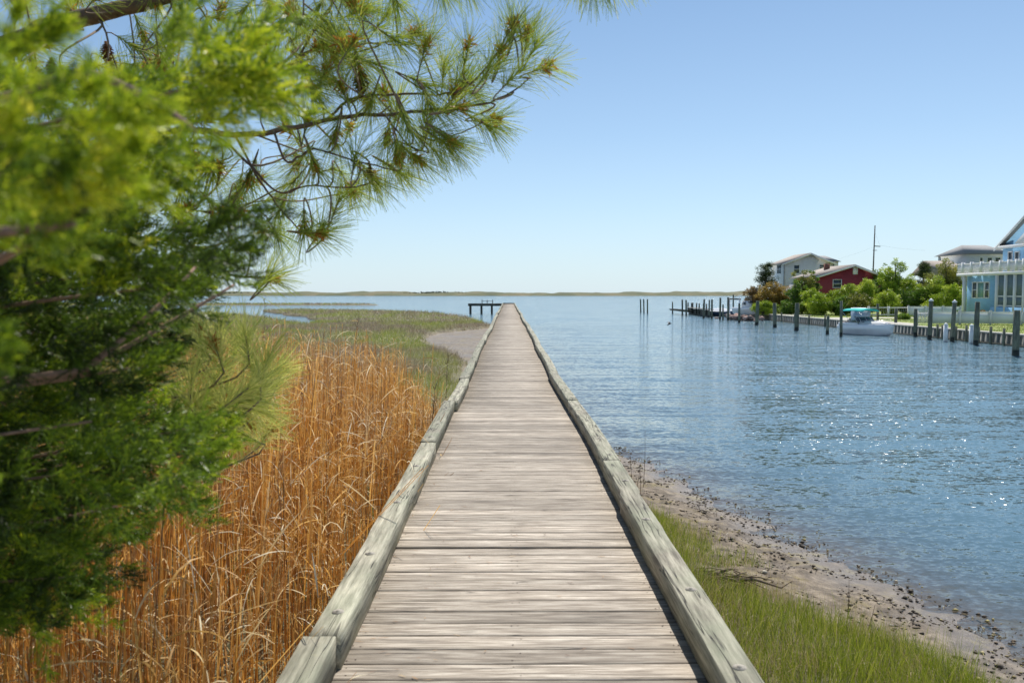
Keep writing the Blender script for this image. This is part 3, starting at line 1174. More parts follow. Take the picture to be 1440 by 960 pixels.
# tide wrack on the little beach
mb = MB()
n = 5200
t = rng.random(n)
yy = 4.2 + t * 12
wl = np.interp(yy, [2.8, 6.9, 8.8, 11.2, 13.6, 15.9, 20], [5.25, 4.32, 3.75, 3.1, 2.5, 2.0, 1.3])
band = rng.choice([.05, .55, 1.1], n, p=[.36, .34, .30])
x = wl - band - rng.normal(.05, .24, n) + .04
cl = vnoise(x, yy, 3.0, 51)
k = cl > .38
x, yy = x[k], yy[k]
for xx, y_ in zip(x, yy):
    z = float(ground_z(np.array([xx]), np.array([y_]))[0])
    s = abs(random.gauss(0, .010)) + .003
    c = Vector((xx, y_, max(z, 0) + s * .3))
    vs = []
    for (a, b, cc) in ((1, 0, 0), (-1, 0, 0), (0, 1, 0), (0, -1, 0), (0, 0, .7), (0, 0, -.5)):
        q = Vector((a * random.uniform(.6, 1.6), b * random.uniform(.6, 1.4), cc * random.uniform(.5, 1.2))) * s
        vs.append(c + q)
    mb.polys(vs, [(0, 2, 4), (2, 1, 4), (1, 3, 4), (3, 0, 4), (2, 0, 5), (1, 2, 5), (3, 1, 5), (0, 3, 5)], random.random() ** 1.6)
k = 1400
t = rng.integers(0, len(x), k)
bx, by = x[t] + rng.normal(0, .03, k), yy[t] + rng.normal(0, .03, k)
a = rng.uniform(0, 6.28, k)
ribbons(mb, np.stack([bx, by, np.maximum(ground_z(bx, by), 0) + .01], -1), np.stack([np.cos(a), np.sin(a), rng.uniform(-.1, .35, k)], -1), rng.uniform(.03, .10, k), rng.uniform(.003, .008, k), .6, 2, rng.random(k), 'leaf')
wr = foliage('wrack', [(0, (.035, .028, .02)), (.45, (.10, .075, .05)), (.7, (.22, .16, .10)), (.85, (.42, .35, .12)), (1, (.55, .5, .45))], .05, rough=.7)
o = mb.build('tide_wrack', wr)
tag(o, 'dark seaweed scraps, shells and pebbles along the waterline', 'seaweed', None, 'stuff')

# tangle of driftwood by the curb
g0 = G(1000, 815, .36)
dw = empty('driftwood_pile', (g0.x, g0.y, g0.z), 'tangled dead brush pile lying across the grass beside the right curb', 'driftwood')
mb = MB()
for i in range(46):
    a = g0 + Vector((random.uniform(-.25, .28), random.gauss(0, .06), random.uniform(0, .07)))
    ln = random.uniform(.12, .34)
    d = Vector((random.uniform(.5, 1), random.gauss(-.05, .45), random.gauss(0, .12))).normalized()
    b = a + d * ln * .5 + Vector((0, 0, random.gauss(0, .02)))
    c = b + (d + Vector((0, random.gauss(0, .4), random.gauss(-.1, .2)))).normalized() * ln * .5
    mb.tube([a, b, c], [random.uniform(.006, .012), .007, .003], 5, random.random())
mb.build('twig', simple('grey_brush', (.20, .15, .11), .9, .4, 20), dw)
for (dx, dy, l) in ((.45, -.12, .42),):
    mb = MB()
    a = g0 + Vector((dx - .3, dy, .04))
    mb.tube([a, a + Vector((l * .5, -.04, .02)), a + Vector((l, -.12, -.03)), a + Vector((l * 1.25, -.1, .03))], [.016, .013, .009, .004], 6)
    mb.build('branch', bpy.data.materials['grey_brush'], dw)

# ------------------------------------------------------------------ pine (trunk stands left of the frame)
NEEDLE = foliage('pine_needle', [(0, (.10, .17, .04)), (.4, (.25, .35, .05)), (.75, (.48, .54, .07)), (1, (.72, .66, .12))], .48, rough=.5, spec=.3)
CATKIN = foliage('pine_catkin', [(0, (.38, .13, .02)), (1, (.75, .33, .06))], .35)


def bez(a, b, c, n=6):
    return [a * (1 - t) ** 2 + b * 2 * t * (1 - t) + c * t * t for t in [i / n for i in range(n + 1)]]


def shoot(nb, cb, tip, d, ln=.12, nn=85, nl=.155, bright=.5, catkin=False):
    d = d.normalized()
    dn = np.array(d)
    t = rng.random(nn) ** .8
    base = np.array(tip)[None] - dn[None] * (ln * (1 - t))[:, None]
    rv = norm(np.cross(np.tile(dn, (nn, 1)), rng.normal(size=(nn, 3))))
    ang = R(1) * rng.uniform(18, 68, nn) * (1.15 - .5 * t)
    D = dn[None] * np.cos(ang)[:, None] + rv * np.sin(ang)[:, None]
    L = nl * rng.uniform(.75, 1.1, nn)
    ribbons(nb, base, D, L, rng.uniform(.0019, .0028, nn), rng.uniform(.0, .35, nn), 3, np.clip(rng.normal(bright, .17, nn), 0, 1), 'needle')
    if catkin:
        k = 40
        b = np.array(tip)[None] + rng.normal(0, .006, (k, 3)) - dn[None] * rng.uniform(-.01, .035, k)[:, None]
        ribbons(cb, b, dn[None] * .7 + rng.normal(0, .8, (k, 3)), rng.uniform(.018, .042, k), rng.uniform(.005, .009, k), .2, 2, rng.random(k), 'leaf')


def cub(a, b, c, e, n=9):
    return [a * (1 - t) ** 3 + b * 3 * t * (1 - t) ** 2 + c * 3 * t * t * (1 - t) + e * t ** 3 for t in [i / n for i in range(n + 1)]]


def near_point(pts, q):
    best, bi = 1e9, 0
    for i, p in enumerate(pts):
        # favour attachment points that lie towards the trunk
        dd = (p - q).length + max(0, p.x - q.x) * 2.0
        if dd < best:
            best, bi = dd, i
    return pts[bi]


PINE = Vector((-3.7, 4.2, 0))
gzp = float(ground_z(np.array([PINE.x]), np.array([PINE.y]))[0])
pine = empty('pine_tree', (PINE.x, PINE.y, gzp), 'long-needled pine whose branches hang over the top left of the view', 'tree')
mb = MB()
mb.tube([(PINE.x, PINE.y, gzp - .1), (PINE.x + .05, PINE.y, 1.5), (PINE.x - .05, PINE.y + .1, 3), (PINE.x + .1, PINE.y, 4.6), (PINE.x, PINE.y, 6.4), (PINE.x + .1, PINE.y, 8.2)], [.19, .16, .14, .11, .08, .03], 12)
mb.build('trunk', M['bark'], pine, smooth=True)


def pxl(seq):
    return [P(a, b, c) for a, b, c in seq]


limbs = [
    ([Vector((PINE.x, PINE.y, 3.9))] + pxl([(0, 70, 3.9), (60, 40, 3.8), (130, 22, 3.7), (200, 5, 3.6), (300, -20, 3.6), (440, -60, 3.5), (640, -90, 3.4), (800, -85, 3.3)]), [.075, .050, .042, .036, .030, .022, .015, .010, .006]),
    ([Vector((PINE.x, PINE.y, 3.4))] + pxl([(100, 215, 3.9), (200, 190, 3.8), (270, 183, 3.7), (330, 190, 3.6), (400, 182, 3.5), (480, 165, 3.5), (560, 160, 3.4), (640, 150, 3.4), (700, 140, 3.4), (745, 110, 3.4)]), [.05, .030, .026, .023, .021, .018, .015, .012, .009, .0065, .004]),
    ([Vector((PINE.x, PINE.y, 3.8))] + pxl([(120, 130, 4.0), (240, 110, 3.9), (330, 115, 3.8), (400, 95, 3.7), (450, 65, 3.7), (500, 62, 3.6), (580, 58, 3.6)]), [.04, .022, .019, .016, .013, .009, .006, .004]),
    (pxl([(460, 168, 3.5), (500, 138, 3.5), (570, 132, 3.5), (640, 130, 3.4), (685, 95, 3.4), (715, 45, 3.4), (722, 22, 3.4)]), [.010, .009, .008, .007, .006, .005, .004]),
    (pxl([(385, 185, 3.5), (405, 228, 3.45), (440, 210, 3.45), (500, 226, 3.4), (560, 240, 3.4)]), [.009, .008, .007, .006, .004]),
    (pxl([(300, 188, 3.6), (345, 225, 3.5), (390, 270, 3.45), (430, 262, 3.45), (500, 263, 3.4), (525, 255, 3.4)]), [.010, .009, .007, .006, .005, .004]),
    (pxl([(330, 190, 3.6), (370, 260, 3.6), (400, 300, 3.55), (425, 325, 3.5), (455, 328, 3.5)]), [.009, .008, .006, .005, .004]),
    ([Vector((PINE.x, PINE.y, 2.95))] + pxl([(100, 350, 4.1), (200, 335, 4.0), (260, 345, 3.9), (300, 380, 3.7), (345, 388, 3.6), (385, 392, 3.5)]), [.035, .02, .016, .012, .009, .006, .004]),
    (pxl([(560, 160, 3.4), (600, 195, 3.4), (640, 190, 3.4), (680, 172, 3.4)]), [.008, .006, .005, .004]),
    (pxl([(540, 160, 3.4), (575, 205, 3.4), (600, 215, 3.4)]), [.007, .005, .004]),
    (pxl([(150, 205, 3.9), (190, 260, 3.9), (240, 290, 3.8), (310, 300, 3.7)]), [.012, .010, .007, .004]),
    (pxl([(420, 80, 3.7), (450, 30, 3.7), (480, -10, 3.7)]), [.010, .008, .005]),
]
attach = []
for li, (pts, rd) in enumerate(limbs):
    mb = MB()
    sm = []
    if li:
        rd = [r_ * .60 for r_ in rd]
    for i in range(len(pts) - 1):
        p0, p1, p2, p3 = pts[max(0, i - 1)], pts[i], pts[i + 1], pts[min(len(pts) - 1, i + 2)]
        for t in (0, .2, .4, .6, .8):
            q = (p1 * 2 + (p2 - p0) * t + (p0 * 2 - p1 * 5 + p2 * 4 - p3) * t * t + (p1 * 3 - p0 - p2 * 3 + p3) * t ** 3) * .5
            sm.append((q + Vector((0, 0, random.gauss(0, .0025))), rd[i] + (rd[i + 1] - rd[i]) * t))
    sm.append((pts[-1], rd[-1]))
    mb.tube([q for q, _ in sm], [r_ for _, r_ in sm], 8, random.random())
    attach += [q for q, r_ in sm if r_ < .04 and q.x > -2.6]
    mb.build('limb', M['bark'], pine, smooth=True)
nb, cb, tb = MB(), MB(), MB()
hand = [(772, 92, 1, -.45, 1), (755, 60, .5, -1, 0), (742, 42, .15, -1, 1), (722, 30, .2, -1, 1), (705, 70, .3, -1, 0), (690, 95, .5, -.8, 0), (700, 168, 1, .0, 1), (690, 180, .9, .5, 0), (640, 202, .3, .2, 1),
        (632, 205, .9, .55, 0), (615, 215, .9, .8, 0), (560, 222, .2, .9, 1), (590, 225, .9, .7, 0), (565, 245, .9, .55, 0), (525, 250, .6, .7, 1), (530, 258, .9, .8, 0), (495, 268, .5, .9, 1), (455, 328, 1, .05, 1),
        (428, 326, -.1, 1, 1), (455, 318, .6, -.8, 0), (388, 392, 1, .05, 1), (380, 385, .6, -.8, 0), (660, 60, .2, -1, 0), (655, 100, .3, -.9, 0), (625, 85, .1, -1, 0), (600, 60, .3, -1, 0), (585, 45, .7, -.4, 1),
        (560, 60, .5, .3, 0), (545, 20, .5, -.6, 0), (500, 55, .4, -.8, 1), (530, 90, .9, .1, 0), (600, 120, .7, .3, 0), (640, 125, .2, -.9, 0), (650, 150, .9, -.3, 0), (610, 160, .4, .9, 0), (600, 165, .2, -.9, 0),
        (560, 140, .2, -.9, 0), (540, 130, -.4, -.8, 0), (575, 185, .3, .9, 0), (545, 195, -.1, 1, 1), (520, 150, -.3, 1, 0), (505, 105, .2, 1, 1), (480, 120, -.3, -.9, 0), (480, 60, -.4, -.9, 0),
        (440, 130, .4, .9, 0), (440, 100, .6, .5, 0), (470, 195, -.2, 1, 0), (500, 215, .1, -1, 0), (445, 240, .3, 1, 1), (415, 235, -.6, .9, 1), (390, 300, -.6, .9, 0), (370, 330, .2, 1, 0), (395, 340, .5, .9, 0),
        (330, 350, .3, .9, 0), (340, 300, .1, 1, 1), (350, 255, -.3, 1, 1), (300, 250, -.2, 1, 0), (315, 300, .6, .6, 1), (250, 300, -.2, .9, 1), (380, 130, .2, -.9, 0), (370, 60, .2, -1, 0), (330, 75, -.2, -.9, 0),
        (560, 10, .3, 1, 0), (620, -15, .4, 1, 0), (655, -25, .7, .8, 0), (700, -35, .8, .7, 0), (835, -23, .1, 1, 0), (858, -26, .45, .9, 0), (815, -28, -.3, .9, 0), (885, -33, .9, .6, 0), (760, -50, .3, .9, 0),
        (500, -10, .2, 1, 0), (450, 10, -.2, .9, 0), (420, 35, .2, .9, 0), (660, 118, .8, -.6, 0), (730, 100, .8, -.8, 0), (670, 135, .8, .5, 0)]
shoots = []
for (px, py, dx, dy, c) in hand:
    Y = 3.42 + random.uniform(-.18, .22) + (.25 if px < 420 else 0)
    tip = P(px, py, Y)
    d = Vector((dx, random.uniform(-.5, .5), -dy))
    shoots.append((tip, d, c))
for k in range(150):
    px = random.uniform(20, 520)
    py = random.choice([random.uniform(-30, 190), random.uniform(190, 400)])
    if px > 330 and py > 330:
        continue
    shoots.append((P(px, py, random.uniform(3.4, 4.4)), Vector((random.gauss(.3, .6), random.gauss(0, .5), random.gauss(0, .6))), random.random() < .35))
# the rest of the crown, outside the frame
for k in range(150):
    a = random.uniform(0, 6.28)
    zz = random.uniform(4.6, 8.2)
    rr = random.uniform(.5, 2.3) * (1 - (zz - 4.6) / 5.5)
    q = Vector((PINE.x + rr * math.cos(a), PINE.y + rr * math.sin(a) * .9 + .3, zz))
    shoots.append((q, Vector((math.cos(a), math.sin(a), .4)), False))
outer = [Vector((PINE.x, PINE.y, z_)) for z_ in (4.4, 5, 5.6, 6.2, 6.8, 7.4, 8.0)]
for tip, d, c in shoots:
    d = d.normalized()
    src = near_point(attach, tip) if tip.z < 4.75 and tip.x > -2.9 else near_point(outer, tip)
    base = tip - d * .13
    L = (base - src).length
    c1 = src + Vector((.25 + random.gauss(0, .08), random.gauss(0, .08), -.08)) * L
    pts = cub(src, c1, base - d * .35 * min(.5, L), base, 8) + [tip]
    r0 = .0045 + min(.02, .008 * max(0, L - .3))
    tb.tube(pts, [r0 + (.0028 - r0) * i / (len(pts) - 1) for i in range(len(pts))], 5, random.random())
    shoot(nb, cb, tip, d, .11, random.randint(95, 140), .155, .46 + .18 * random.random(), c or random.random() < .3)
    if c and random.random() < .8:   # last year's bare stub with bracts
        pass
nb.build('needles', NEEDLE, pine)
cb.build('catkins', CATKIN, pine)
tb.build('twigs', M['twig'], pine, smooth=True)


def cone(pos, s):
    mb = MB()
    k = 60
    for i in range(k):
        t = i / k
        a = i * 2.399
        r_ = .018 * math.sin(math.pi * (t * .85 + .1)) * s
        z = -t * .06 * s
        c = pos + Vector((math.cos(a) * r_, math.sin(a) * r_, z))
        o_ = Vector((math.cos(a), math.sin(a), -.3))
        sd = Vector((-math.sin(a), math.cos(a), 0)) * .006 * s
        mb.polys([c - sd - o_ * .008 * s, c + sd - o_ * .008 * s, c + sd * 1.1 + o_ * .006 * s, c - sd * 1.1 + o_ * .006 * s, c + Vector((0, 0, -.004)) + o_ * .004], [(0, 1, 2, 3), (3, 2, 4)], random.random())
    mb.tube([pos + Vector((0, 0, .01)), pos - Vector((0, 0, .055 * s))], [.008 * s, .005 * s], 6)
    return mb.build('cone', bpy.data.materials.get('pine_cone') or simple('pine_cone', (.26, .12, .05), .8, .35, 60), pine)


for (px, py, Y, s) in ((507, 100, 3.45, 1.5), (72, 85, 3.7, 1.0), (150, 62, 3.7, 1.2), (565, 205, 3.4, .9), (520, 235, 3.4, .8), (330, 290, 3.6, 1.0), (372, 60, 3.7, .9)):
    cone(P(px, py, Y), s)

# young pine low in front of the reeds
YP = Vector((-2.75, 3.7, 0))
gz = float(ground_z(np.array([YP.x]), np.array([YP.y]))[0])
YP_ = 0
yp = empty('young_pine', (YP.x, YP.y, gz), 'yellow-green young pine standing in the reeds behind the juniper', 'tree')
mb = MB()
mb.tube([(YP.x, YP.y, gz - .05), (YP.x + .05, YP.y, 1.4), (YP.x, YP.y + .05, 2.2), (YP.x + .03, YP.y, 3.0)], [.04, .032, .02, .008], 8)
mb.build('trunk', M['bark'], yp, smooth=True)
nb, tb, cb = MB(), MB(), MB()
sp = [(378, 500, .3, -1), (365, 520, -.2, -1), (395, 515, .8, -.6), (350, 545, .6, -.5), (330, 490, .1, -1), (300, 480, -.2, -1), (285, 500, .2, -1), (310, 520, .5, -.8), (270, 530, .1, -1), (250, 500, -.4, -.9), (340, 580, .9, .0), (355, 600, .9, .4),
      (360, 560, 1, -.2), (320, 560, .7, -.4), (375, 580, 1, .2), (335, 615, .6, .7), (300, 570, .4, -.6), (280, 560, .2, -.9), (345, 470, 0, -1), (310, 455, .1, -1), (280, 460, .2, -1), (250, 560, .5, .3), (20, 480, .2, -1), (50, 500, .5, -.8), (0, 520, -.1, -1), (60, 470, 0, -1), (30, 540, .5, -.5), (80, 560, .4, -.7), (10, 600, .4, -.3), (100, 600, .4, .2), (70, 440, .2, -1), (150, 480, .1, -1), (180, 520, .2, -1), (120, 520, .1, -1), (200, 470, .3, -1), (370, 545, .2, -1)]
for (px, py, dx, dy) in sp + [(p[0] + random.uniform(-60, 20), p[1] + random.uniform(-20, 60), random.gauss(0, .6), -.7) for p in sp]:
    Yd = random.uniform(2.9, 4.0)
    tip = P(px, py, Yd)
    if px > 400:
        continue
    d = Vector((dx, random.gauss(0, .35), -dy)).normalized()
    src = Vector((YP.x, YP.y, max(1.0, tip.z - .45)))
    Ls = (tip - src).length
    pts = cub(src, src + Vector(((tip - src).x, (tip - src).y, 0)) * .4, tip - d * (.12 + .3 * min(.4, Ls)), tip - d * .12, 7) + [tip]
    tb.tube(pts, [.008 + (.003 - .008) * i / 8 for i in range(9)], 5)
    shoot(nb, cb, tip, d, .13, 120, .15, .78, random.random() < .2)
nb.build('needles', foliage('young_needle', [(0, (.13, .22, .03)), (.5, (.36, .45, .07)), (1, (.80, .76, .24))], .5, rough=.5, spec=.3), yp)
tb.build('twigs', M['twig'], yp, smooth=True)
cb.build('catkins', CATKIN, yp)

# ------------------------------------------------------------------ juniper close to the camera on the left
JU = Vector((-2.25, 2.05, 0))
gz = float(ground_z(np.array([JU.x]), np.array([JU.y]))[0])
ju = empty('juniper_tree', (JU.x, JU.y, gz), 'dense dark green juniper filling the left edge, closest to the camera', 'tree')
mb = MB()
mb.tube([(JU.x, JU.y, gz - .1), (JU.x + .04, JU.y, 1.4), (JU.x - .03, JU.y, 2.6), (JU.x + .05, JU.y - .05, 3.7), (JU.x, JU.y, 4.9)], [.11, .09, .075, .05, .015], 10)
mb.build('trunk', M['jbark'], ju, smooth=True)
JP = [(-260, 110), (40, 118), (110, 100), (170, 118), (215, 100), (300, 62), (350, 75), (368, 105), (345, 150), (290, 165), (240, 190), (270, 225), (285, 250), (250, 300), (250, 330), (320, 325), (345, 345), (330, 380), (325, 430), (290, 440), (250, 425),
      (225, 455), (228, 500), (200, 540), (245, 580), (320, 590), (330, 625), (290, 655), (300, 690), (250, 735), (170, 765), (145, 830), (95, 890), (-260, 940)]
jl, jt = MB(), MB()


def j_spray(c, d, size, n, br):
    """one dense tuft: short scaly twiglets set round a small stem"""
    d = np.array(d.normalized())
    c = np.array(c)
    t0 = rng.random(n) ** .8
    st = c[None] + d[None] * (size * (t0 - .5) * 1.5)[:, None] + rng.normal(0, size * .06, (n, 3))
    rv = norm(np.cross(np.tile(d, (n, 1)), rng.normal(size=(n, 3))))
    an = rng.uniform(.35, 1.25, n) * (1.1 - .6 * t0)
    D = norm(d[None] * np.cos(an)[:, None] + rv * np.sin(an)[:, None] + [0, 0, .12])
    L = size * rng.uniform(.35, .75, n) * (1.15 - .5 * t0)
    m = 8
    t = np.tile(np.linspace(.1, 1, m), n)
    DD = np.repeat(D, m, 0)
    B = np.repeat(st, m, 0) + DD * (t * np.repeat(L, m))[:, None]
    side = norm(np.cross(DD, rng.normal(size=(n * m, 3))))
    LD = norm(DD + side * rng.uniform(.4, 1.1, (n * m, 1)))
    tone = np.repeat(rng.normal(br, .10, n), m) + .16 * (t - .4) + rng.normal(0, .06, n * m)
    ribbons(jl, B, LD, rng.uniform(.007, .014, n * m), rng.uniform(.0026, .0042, n * m), .1, 1, np.clip(tone, 0, 1), 'leaf')
    ribbons(jl, st, D, L, .0026, 0, 1, np.clip(tone[::m], 0, 1), 'stalk')


def in_poly(x, y, poly):
    return float(seg_dist(np.array([x]), np.array([y]), poly)[0])


spots = []
tries = 0
while len(spots) < 300 and tries < 20000:
    tries += 1
    px, py = random.uniform(-260, 370), random.uniform(60, 940)
    dd = in_poly(px, py, JP)
    if dd < 14:
        continue
    if any(abs(px - q[0]) + abs(py - q[1]) < 30 for q in spots):
        continue
    up = py < 350
    Y = random.uniform(1.35, 1.9) if up else random.uniform(1.55, 2.5)
    g = float(vnoise(np.array([px]), np.array([py]), 1 / 70., 5)[0])
    if g < (.45 if up else .38) and px > -60:
        continue
    spots.append((px, py, Y, up))
# the near tufts that stick out towards the camera
for (px, py) in ((20, 240), (60, 270), (100, 235), (150, 275), (20, 320), (165, 215), (60, 140), (215, 120), (15, 150), (140, 165), (-20, 280), (30, 70), (-30, 450), (-60, 620), (95, 290)):
    if (px, py) not in ((150, 275), (60, 140), (215, 120), (100, 235)):
        spots.append((px + random.uniform(-8, 8), py + random.uniform(-8, 8), random.uniform(.72, .98), 2))
for (px, py) in ((330, 85), (345, 105), (320, 120), (300, 80), (285, 110), (330, 140)):
    spots.append((px, py, random.uniform(1.2, 1.4), 3))
for k in range(190):      # back of the crown, its shade painted in as darker leaf tone
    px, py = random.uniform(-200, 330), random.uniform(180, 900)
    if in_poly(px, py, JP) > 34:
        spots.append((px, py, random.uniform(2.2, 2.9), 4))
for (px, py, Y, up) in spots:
    c = P(px, py, Y)
    out = Vector((c.x - JU.x, (c.y - JU.y) * .5 + random.gauss(0, .2), random.gauss(.1, .3))).normalized()
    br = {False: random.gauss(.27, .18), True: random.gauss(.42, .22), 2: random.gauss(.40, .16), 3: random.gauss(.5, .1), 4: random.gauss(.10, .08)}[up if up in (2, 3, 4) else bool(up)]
    sc_ = .5 if up == 2 else .68
    for k in range(7 if up not in (2, 3) else 5):
        off = Vector((random.gauss(0, .05), random.gauss(0, .06), random.gauss(0, .045))) * sc_
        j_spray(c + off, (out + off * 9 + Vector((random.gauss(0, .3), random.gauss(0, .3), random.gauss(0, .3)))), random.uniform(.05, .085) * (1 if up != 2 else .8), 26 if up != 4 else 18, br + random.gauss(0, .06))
# branches
for k in range(0, len(spots), 6):
    px, py, Y, up = spots[k]
    c = P(px, py, Y)
    h = min(max(c.z - .25, gz + .4), 4.6)
    src = Vector((JU.x, JU.y, h))
    mid = src.lerp(c, .5) + Vector((0, 0, random.uniform(-.05, .12)))
    pts = bez(src, mid, c, 8)
    r0 = random.uniform(.007, .014)
    jt.tube(pts, [r0 + (.0025 - r0) * i / 8 for i in range(9)], 6)
for (a, b, c_) in (((-100, 420, 1.2), (60, 335, .95), (130, 285, .9)), ((120, 100, 1.3), (215, 130, 1.1), (275, 185, 1.05)), ((-50, 330, .9), (30, 325, .8), (105, 315, .78)), ((120, 520, 1.6), (230, 430, 1.7), (275, 375, 1.8)), ((100, 530, 1.7), (240, 455, 1.8), (330, 400, 1.9))):
    jt.tube(bez(P(*a), P(*b), P(*c_), 8), [.007 + (.003 - .007) * i / 8 for i in range(9)], 7)
    jt.tube([JU + Vector((0, 0, P(*a).z - .3)), P(*a).lerp(JU + Vector((0, 0, P(*a).z)), .4) - Vector((0, 0, .08)), P(*a)], [.012, .009, .007], 7)
# crown around the trunk away from the view
for k in range(360):
    a = random.uniform(0, 6.28)
    zz = random.uniform(.8, 5.0)
    rr = random.uniform(.3, 1.0) * (1.15 - zz / 6.5)
    c = Vector((JU.x - .25 + rr * math.cos(a), JU.y + rr * math.sin(a), zz))
    q = c - CAM
    if c.y > .2:
        ppx = 720 + F_PX * c.x / c.y
        if ppx > -30:
            continue
    if q.length < .7:
        continue
    for kk in range(3):
        j_spray(c + Vector((random.gauss(0, .06), random.gauss(0, .06), random.gauss(0, .06))), Vector((math.cos(a), math.sin(a), .3)), .13, 30, .42)
    if k % 4 == 0:
        jt.tube([(JU.x, JU.y, zz - .15), c], [.012, .004], 5)
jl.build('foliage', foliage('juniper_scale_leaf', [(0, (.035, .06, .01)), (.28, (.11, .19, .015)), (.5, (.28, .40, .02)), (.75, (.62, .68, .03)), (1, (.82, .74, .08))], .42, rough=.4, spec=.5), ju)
jt.build('branches', M['jbark'], ju, smooth=True)

# ------------------------------------------------------------------ east shore: bulkhead
bk = empty('bulkhead', (28.8, 60, 0), 'long timber bulkhead holding the lawn behind the mooring pilings', 'retaining wall')
mb = MB()
y = 6.0
i_ = 0
while y < 92:
    wd = .26
    o_ = .07 * (i_ % 2)
    i_ += 1
    mb.box(28.74 - o_, 28.86, y, y + wd - .02, -1.3, .62 + .0 * y, random.random())
    y += wd
mb.build('plank_wall', M['bulk'], bk)
mb = MB()
mb.box(28.64, 29.12, 6, 92, .62, .70, .5)
mb.build('cap', simple('cap_board', (.50, .48, .42), .8, .15, 3), bk)
mb = MB()
for zz in (.0,):
    mb.box(28.58, 28.66, 6, 92, zz - .09, zz + .09)
mb.build('waler', M['bulkdark'], bk)
px_list = [1322, 1348, 1363, 1380.5, 1397.6, 1416.4, 1434.8, 1311, 1329]
yy = [28.5 * F_PX / (p - VPX) for p in px_list] + [75, 79, 83, 87, 66, 69.5, 42, 38, 34]
for k in yy:
    mb = MB()
    mb.tube([(28.42, k, -1.3), (28.42, k, .95 + random.uniform(-.08, .1))], [.085, .08], 8, random.random())
    mb.build('pile', M['pile'], bk, smooth=True)


# mooring pilings
def piling(px, y_top, y_bot, label, cap=False, r=.15, mat='pile'):
    r *= .86 if 1060 < px < 1130 else .74
    g = G(px, y_bot, 0)
    ztop = P(px, y_top, g.y).z
    root = empty('piling', (g.x, g.y, 0), label, 'piling', 'mooring pilings along the far bank')
    mb = MB()
    tx, ty = random.uniform(-.03, .03), random.uniform(-.03, .03)
    zs = [-1.4, 0, .25, ztop * .6, ztop]
    mb.tube([(g.x + tx * (z - 0), g.y + ty * z, z) for z in zs], [r * 1.08, r * 1.04, r * 1.02, r, r * .95], 10, random.random())
    o = mb.build('shaft', M[mat], root, smooth=False)
    mb = MB()
    mb.tube([(g.x + tx * z, g.y + ty * z, z) for z in (-.5, .0, .28)], [r * 1.1, r * 1.09, r * 1.06], 10)
    mb.build('tide_band', bpy.data.materials.get('wet_algae') or simple('wet_algae', (.028, .032, .022), .5, .4, 12), root)
    if cap:
        mb = MB()
        q = Vector((g.x + tx * ztop, g.y + ty * ztop, ztop))
        mb.tube([q + Vector((0, 0, -.02)), q + Vector((0, 0, .04)), q + Vector((0, 0, .16))], [r * 1.12, r * 1.12, .02], 10)
        mb.build('cap', M['white'], root)


PL = [
    (901, 420.5, 439.5, 'leftmost of the three bare pilings standing alone in open water', 0, .14),
    (905.5, 420.5, 440, 'middle one of the three bare pilings standing alone in open water', 0, .14),
    (910.5, 420.5, 440.4, 'rightmost of the three bare pilings standing alone in open water', 0, .14),
    (945.8, 424.4, 440.4, 'outermost piling at the left end of the dock walkway', 0, .13),
    (959.6, 421, 443.7, 'left piling of the close pair before the plank breakwater', 0, .15),
    (965, 421.7, 444, 'right piling of the close pair before the plank breakwater', 0, .15),
    (989.4, 420.6, 447.3, 'piling in front of the plank breakwater, nearest its middle', 0, .15),
    (997, 421.5, 446.5, 'slim piling just behind the end of the plank breakwater', 0, .12),
    (1001, 421, 448, 'piling touching the stern of the tarp covered boat', 0, .15),
    (1012.5, 418.5, 449.4, 'tall piling before the left half of the tarp covered boat', 0, .15),
    (1016.7, 428, 450, 'short stub piling before the tarp covered boat', 0, .12),
    (1024, 418, 450.4, 'tall piling before the right half of the tarp covered boat', 0, .15),
    (1031, 414, 440, 'tallest dark post with a slanted arm beside the boat lift', 0, .15),
    (1039.4, 426.5, 454, 'low piling directly before the rubble and the boat on the lift', 0, .15),
    (1064, 423, 457, 'thick greenish piling at the right side of the boat lift', 0, .19),
    (1089.6, 426, 460.4, 'thick greenish piling before the orange shrubs', 0, .18),
    (1120, 426, 464.6, 'thick greenish piling before the tall dark bushes', 0, .20),
    (1163.3, 444, 470, 'short piling standing just left of the tall one beside the moored boat', 0, .15),
    (1182.7, 423, 473, 'tall slim piling at the stern of the white moored boat', 0, .13),
    (1234.3, 427, 462, 'piling behind the teal canopy of the moored boat', 0, .14),
    (1259, 433, 466, 'piling just right of the bow of the moored boat', 0, .16),
    (1287, 434, 473, 'pale grey piling before the white picket gate', 0, .17),
    (1307, 423, 477, 'leftmost of the two tall pilings with white pointed caps', 1, .18),
    (1338.8, 425, 480, 'rightmost of the two tall pilings with white pointed caps', 1, .17),
    (1372, 424.5, 485, 'tall flat-topped piling before the blue house window', 0, .19),
    (1428, 436, 500, 'thickest dark piling, nearest one, at the right edge of the view', 0, .21),
]
for (px, a, b, lb, cp, r_) in PL:
    piling(px, a, b, lb, cp, r_)
# slender walkway between outer pilings
a, b = G(945.8, 440.4), G(968, 443)
wk = MB()
for k in range(26):
    t = k / 26
    q = Vector((a.x, a.y, 0)).lerp(Vector((b.x, b.y, 0)), t)
    wk.box(q.x - .5, q.x + .5, q.y - .45, q.y + .25, .62, .67, random.random())
wk.bar((a.x - .4, a.y, .53), (b.x - .4, b.y, .53), .08, .18)
wk.bar((a.x + .4, a.y, .53), (b.x + .4, b.y, .53), .08, .18)
o = wk.build('dock_walkway', M['bulkdark'])
tag(o, 'narrow dark walkway joining the outermost dock pilings', 'dock')

